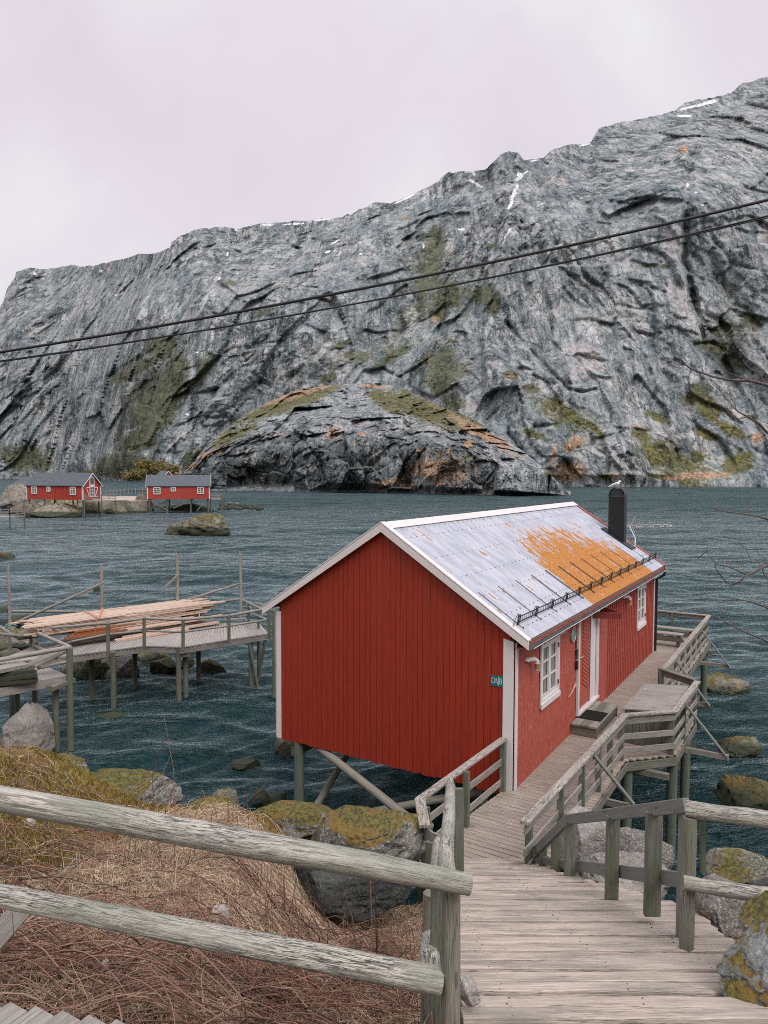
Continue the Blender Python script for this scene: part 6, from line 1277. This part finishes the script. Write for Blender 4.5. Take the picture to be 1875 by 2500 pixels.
def branches():
    t = thing('bare_tree', 'bare leafless tree whose thin twigs reach in from the right edge', 'tree', (3.9, 5.4, 1.2))
    d = 5.6
    tr = [V(4.1, 5.6, 1.6), V(4.0, 5.6, 3.5), V(3.95, 5.5, 5.2), V(4.2, 5.5, 6.8), V(4.4, 5.4, 8.2)]; MB().log(tr, [.09, .075, .06, .04, .015], lump=.08).build('trunk', 'bark', t)
    def br(pts, r0, r1, dd=d, sub=()):
        P3 = [D(x, y, dd+.12*math.sin(i*1.3)) for i, (x, y) in enumerate(pts)]; m = MB(); m.log(P3, list(np.linspace(r0, r1, len(P3))), seg=7, lump=.12)
        for s in sub: q = [D(x, y, dd+.05*i) for i, (x, y) in enumerate(s)]; m.log(q, list(np.linspace(r1*1.3+.001, .0022, len(q))), seg=5)
        m.build('branch', 'bark', t)
    z = lambda L_: [(1600+a*.3618, 850+b*.3618) for a, b in L_]
    br([(2080, 960)]+z([(760, 250), (650, 222), (500, 215), (380, 190), (300, 160), (240, 138), (200, 110), (165, 60), (150, 35)]), .013, .0025, sub=[z([(640, 220), (540, 185), (490, 165), (455, 125)]), z([(500, 213), (620, 200), (700, 205), (740, 235)]), z([(740, 235), (700, 170), (640, 140), (600, 100), (595, 80)]), z([(330, 175), (318, 150), (316, 125)]), z([(720, 190), (712, 120)]), z([(265, 150), (252, 110)])])
    br([(2080, 1110)]+z([(760, 575), (700, 510), (620, 460), (560, 430), (520, 395), (505, 360)]), .012, .0025, sub=[z([(680, 500), (670, 430), (675, 350), (680, 260)]), z([(600, 455), (640, 450), (760, 510)]), z([(560, 430), (500, 380), (460, 300)]), z([(670, 430), (720, 390), (758, 360)]), z([(620, 462), (560, 480), (500, 440), (470, 400)]), z([(545, 415), (530, 330), (495, 290)])])
    br([(2080, 1300)]+z([(760, 1155), (690, 1135), (560, 1112), (460, 1102), (400, 1080), (345, 1050)]), .009, .002, sub=[z([(640, 1125), (625, 1080), (640, 1060), (670, 1035)]), z([(410, 1080), (415, 1040)]), z([(745, 1145), (755, 1110)])])
    br([(2080, 1350)]+z([(760, 1465), (700, 1495), (620, 1530), (570, 1575), (520, 1600), (480, 1580), (430, 1520), (400, 1470), (410, 1460)]), .010, .0025)
    br(z([(620, 1530), (550, 1500), (480, 1470), (410, 1458), (370, 1410), (350, 1370), (352, 1325)]), .006, .002, sub=[z([(480, 1470), (482, 1430)]), z([(355, 1360), (320, 1390), (285, 1425)]), z([(350, 1370), (342, 1345)])])
    br([(2080, 1365)]+z([(760, 1450), (650, 1445), (600, 1430), (578, 1400)]), .007, .002, sub=[z([(650, 1445), (620, 1370), (580, 1325)]), z([(745, 1420), (700, 1390), (668, 1340), (720, 1350)]), z([(720, 1490), (740, 1540), (760, 1560)])])
    br([(2080, 1540)]+z([(760, 1755), (660, 1715), (540, 1690), (450, 1682), (395, 1675)]), .009, .002, sub=[z([(440, 1682), (415, 1630), (412, 1595)])])
    br([(2080, 1640)]+z([(760, 1980), (640, 1930), (560, 1895), (430, 1825), (360, 1790), (318, 1768)]), .008, .002, sub=[z([(620, 1920), (590, 1865), (600, 1800)]), z([(432, 1826), (440, 1780), (455, 1760)]), z([(760, 1870), (735, 1850), (718, 1830)])])
branches()
# ================================================================ dead growth on the bank
def tube_cloud(groups, name, mat, label, cat, seg=4):
    """groups: list of (points (N,n,3), r0 (N), r1 (N), rv (N))"""
    VV = []; FF = []; AA = []; off = 0
    for Pn, r0, r1, rv in groups:
        Nn, n = Pn.shape[:2]; d = np.empty_like(Pn); d[:, 1:-1] = Pn[:, 2:]-Pn[:, :-2]; d[:, 0] = Pn[:, 1]-Pn[:, 0]; d[:, -1] = Pn[:, -1]-Pn[:, -2]
        d /= np.linalg.norm(d, axis=-1, keepdims=True)+1e-9; sd = np.cross(d, V(.3, .2, 1)); sd /= np.linalg.norm(sd, axis=-1, keepdims=True)+1e-9; up = np.cross(sd, d)
        f = np.linspace(0, 1, n); r = r0[:, None]*(1-f)+r1[:, None]*f; a = 6.2832*np.arange(seg)/seg
        vv = Pn[:, :, None]+(sd[:, :, None]*np.cos(a)[None, None, :, None]+up[:, :, None]*np.sin(a)[None, None, :, None])*r[:, :, None, None]
        idx = (off+np.arange(Nn*n*seg)).reshape(Nn, n, seg); q = np.stack([idx[:, :-1], np.roll(idx, -1, 2)[:, :-1], np.roll(idx, -1, 2)[:, 1:], idx[:, 1:]], -1).reshape(-1, 4)
        VV.append(vv.reshape(-1, 3)); FF.append(q); AA.append(np.repeat(rv, n*seg)); off += Nn*n*seg
    co = np.concatenate(VV).astype(np.float32); q = np.concatenate(FF).astype(np.int32); nf = len(q); me = bpy.data.meshes.new(name)
    me.vertices.add(len(co)); me.vertices.foreach_set('co', co.ravel()); me.loops.add(nf*4); me.loops.foreach_set('vertex_index', q.ravel()); me.polygons.add(nf)
    me.polygons.foreach_set('loop_start', np.arange(0, nf*4, 4, dtype=np.int32)); me.polygons.foreach_set('loop_total', np.full(nf, 4, np.int32)); me.update(calc_edges=True)
    a = me.attributes.new('rnd', 'FLOAT', 'POINT'); a.data.foreach_set('value', np.concatenate(AA).astype(np.float32)); me.materials.append(mat)
    o = bpy.data.objects.new(name, me); col.objects.link(o); return tag(o, label, cat, kind='stuff')
def twigmat(name, ramp):
    g = NG(name); cr = g.n('ShaderNodeValToRGB'); g.l(g.attr('rnd'), cr.inputs[0]); e = cr.color_ramp.elements; e[0].color = (*ramp[0], 1); e[1].color = (*ramp[-1], 1)
    for i, c in enumerate(ramp[1:-1]): x = e.new((i+1)/(len(ramp)-1)); x.color = (*c, 1)
    return g.done(cr.outputs[0], .8)
def growth():
    q = np.random.RandomState(5); U = q.uniform
    mb = twigmat('dead_bramble', [(.03, .014, .010), (.17, .075, .05), (.32, .18, .125), (.12, .065, .05), (.42, .29, .20)])
    mg = twigmat('dead_grass', [(.42, .31, .20), (.66, .52, .36), (.74, .62, .46), (.24, .15, .09), (.52, .38, .25)])
    ml = twigmat('dead_leaf', [(.20, .11, .065), (.32, .20, .13), (.13, .075, .05)])
    lim = lambda y: np.interp(y, [4, 5.1, 10.1], [.46, .56, 1.0])-.12
    ok = lambda x, y: (x < lim(np.maximum(y, 4.1))) & (y > 3.0)
    def stems(n, x0, x1, y0, y1, lr, rise, rr_, horiz=.75, hmax=.14):
        x, y, L = U(x0, x1, n), U(y0, y1, n), U(*lr, n); a = np.where(q.rand(n) < horiz, q.randint(0, 2, n)*math.pi+q.normal(0, .5, n), U(0, 6.28, n)); bend = U(-.8, .8, n); f = np.linspace(0, 1, 10)
        ang = a[:, None]+bend[:, None]*f[None]; st = L[:, None]/9; X = x[:, None]+np.cumsum(np.cos(ang)*st, 1); Y = y[:, None]+np.cumsum(np.sin(ang)*st, 1)
        Z = U(0, hmax, n)[:, None]+U(*rise, n)[:, None]*np.sin(f*math.pi*.9)[None]+U(-.008, .008, (n, 10)); m = ok(X, Y).all(1); X, Y, Z = X[m], Y[m], Z[m]; k = len(X)
        return (np.stack([X, Y, Z+ground_z(X, Y)], -1), U(*rr_, k), np.full(k, .0018), q.rand(k))
    G = [stems(400, -4.8, -.9, 3.9, 7.4, (.5, 1.5), (.02, .26), (.0032, .0078)), stems(270, -3.4, .5, 3.8, 5.6, (.5, 1.6), (.02, .22), (.0032, .0075), .85), stems(430, -1.3, .55, 4.6, 7.4, (.25, .9), (.05, .3), (.0025, .0055), .4),
         stems(260, -3.6, .5, 3.9, 5.7, (.4, 1.4), (.03, .25), (.0055, .009), .8), stems(150, -4.6, .4, 4.0, 8.4, (.05, .2), (.2, .5), (.0025, .0045), 0), stems(200, -5.2, -1, 7.0, 8.8, (.3, .9), (.02, .2), (.0025, .005))]
    tube_cloud(G, 'brambles', mb, 'tangle of dead reddish brown bramble stems on the bank', 'brambles')
    def blades(n, x0, x1, y0, y1, lr, comb=.5, kk=(.08, .6), r=(.0018, .0046), right=False, dirn=-1.2):
        x, y, L = U(x0, x1, n), U(y0, y1, n), U(*lr, n); a = np.where(q.rand(n) < comb, U(0, 6.28, n), dirn+q.normal(0, .55, n)); k = U(*kk, n); f = np.array([0, .35, .7, 1.])
        cl = pn(np.stack([x*1.6, y*1.6, x*0], -1)); keep = cl > U(-.55, .25, n); X = x[:, None]+np.cos(a)[:, None]*L[:, None]*f; Y = y[:, None]+np.sin(a)[:, None]*L[:, None]*f; Z = (L*k)[:, None]*np.array([0, .6, .75, .45])
        keep = keep & ~((x < -2.9-.5*cl) & (y > 6.6+.6*cl) & (q.rand(n) < .88)); m = keep & (ok(X, Y).all(1) | right); X, Y, Z = X[m], Y[m], Z[m]; kN = len(X); return (np.stack([X, Y, Z+ground_z(X, Y)+.005], -1), U(*r, kN), np.full(kN, .0007), q.rand(kN))
    G = [blades(42000, -5.2, .45, 3.9, 9.2, (.10, .34)), blades(26000, -3.0, -.5, 5.8, 9.0, (.16, .45), .35), blades(14000, -3.2, .5, 3.9, 6.4, (.1, .3)), blades(1800, 2.5, 4.5, 4.0, 7.0, (.05, .18), right=True)]
    tube_cloud(G, 'dry_grass', mg, 'bleached dead grass matted over the bank', 'grass', seg=3)
    G = [blades(5200, -5., .45, 3.9, 8.8, (.04, .10), 1., (.1, .7), (.008, .022)), blades(2600, -2.5, .5, 3.9, 6, (.04, .12), 1., (.1, .7), (.008, .022))]
    tube_cloud(G, 'dead_leaves', ml, 'crumpled brown dead leaves among the bramble stems', 'leaves', seg=3)
    g = NG('moss_tufts'); n = g.noise(g.n('ShaderNodeNewGeometry').outputs['Position'], 3.0, 4); g_ = g.mix(g.mr(g.attr('rnd'), 0, 1), (.10, .075, .012), (.33, .25, .06)); mm = g.done(g.mix(g.mr(n, .5, .62), g_, (.26, .14, .04)), .95)
    def tufts(n, x0, x1, y0, y1):
        x, y, L, a = U(x0, x1, n), U(y0, y1, n), U(.015, .055, n), U(0, 6.28, n); keep = pn(np.stack([x*1.3, y*1.3, x*0+5], -1)) > U(-.5, .35, n); x, y, L, a = x[keep], y[keep], L[keep], a[keep]; z = ground_z(x, y); k = len(x)
        return (np.stack([np.stack([x, y, z-.012], -1), np.stack([x+np.cos(a)*L*.6, y+np.sin(a)*L*.6, z+L], -1)], 1), U(.006, .012, k), np.full(k, .003), q.rand(k))
    G = [tufts(30000, -7, -3.2, 6.8, 10.4), tufts(16000, -3.4, -.7, 8.0, 10.), tufts(5000, 2.7, 4.8, 4.2, 7), tufts(5000, -5.5, -3.2, 5, 8)]
    tube_cloud(G, 'moss', mm, 'golden green moss covering the bank edge', 'moss', seg=3)
    # a few tall separate stems
    sp = [([(430, 2160), (395, 2110), (378, 2020), (372, 1900), (400, 1800)], 6.9), ([(425, 2160), (428, 2020), (424, 1880), (400, 1745)], 6.9), ([(350, 2120), (372, 2000), (400, 1880), (424, 1830)], 7.2), ([(455, 2165), (470, 2030), (500, 1890)], 7.2), ([(590, 2060), (566, 2020), (600, 1960), (648, 1915)], 8.5), ([(385, 2150), (330, 2020), (345, 1900), (355, 1880)], 7.2), ([(118, 2000), (130, 1890), (140, 1800)], 8.8), ([(95, 1990), (118, 1900), (128, 1850)], 8.8), ([(45, 1930), (20, 1870), (8, 1840)], 8.4), ([(920, 2330), (915, 2160), (918, 2080)], 5.6), ([(870, 2320), (860, 2240), (830, 2140)], 5.5), ([(910, 2320), (905, 2180), (900, 2060)], 5.5), ([(225, 2150), (238, 2030)], 5.5), ([(530, 2250), (548, 2070)], 6.5), ([(30, 2500), (18, 2380), (-5, 2300)], 4.5), ([(60, 2480), (40, 2380), (30, 2230)], 4.4), ([(700, 2080), (735, 2100), (800, 2065), (775, 2000)], 8.5)]
    for i, (pp, d) in enumerate(sp):
        pts = [D(x, y, d) for x, y in pp]; b = MB().log(pts, list(np.linspace(.0055, .002, len(pts))), seg=5).build('dead_stem', mb); tag(b, 'single tall thin dead stem standing up out of the bank growth', 'stem', 'tall dead stems on the bank')
    # moss tufts growing on the near boulders are part of the rock material
growth()
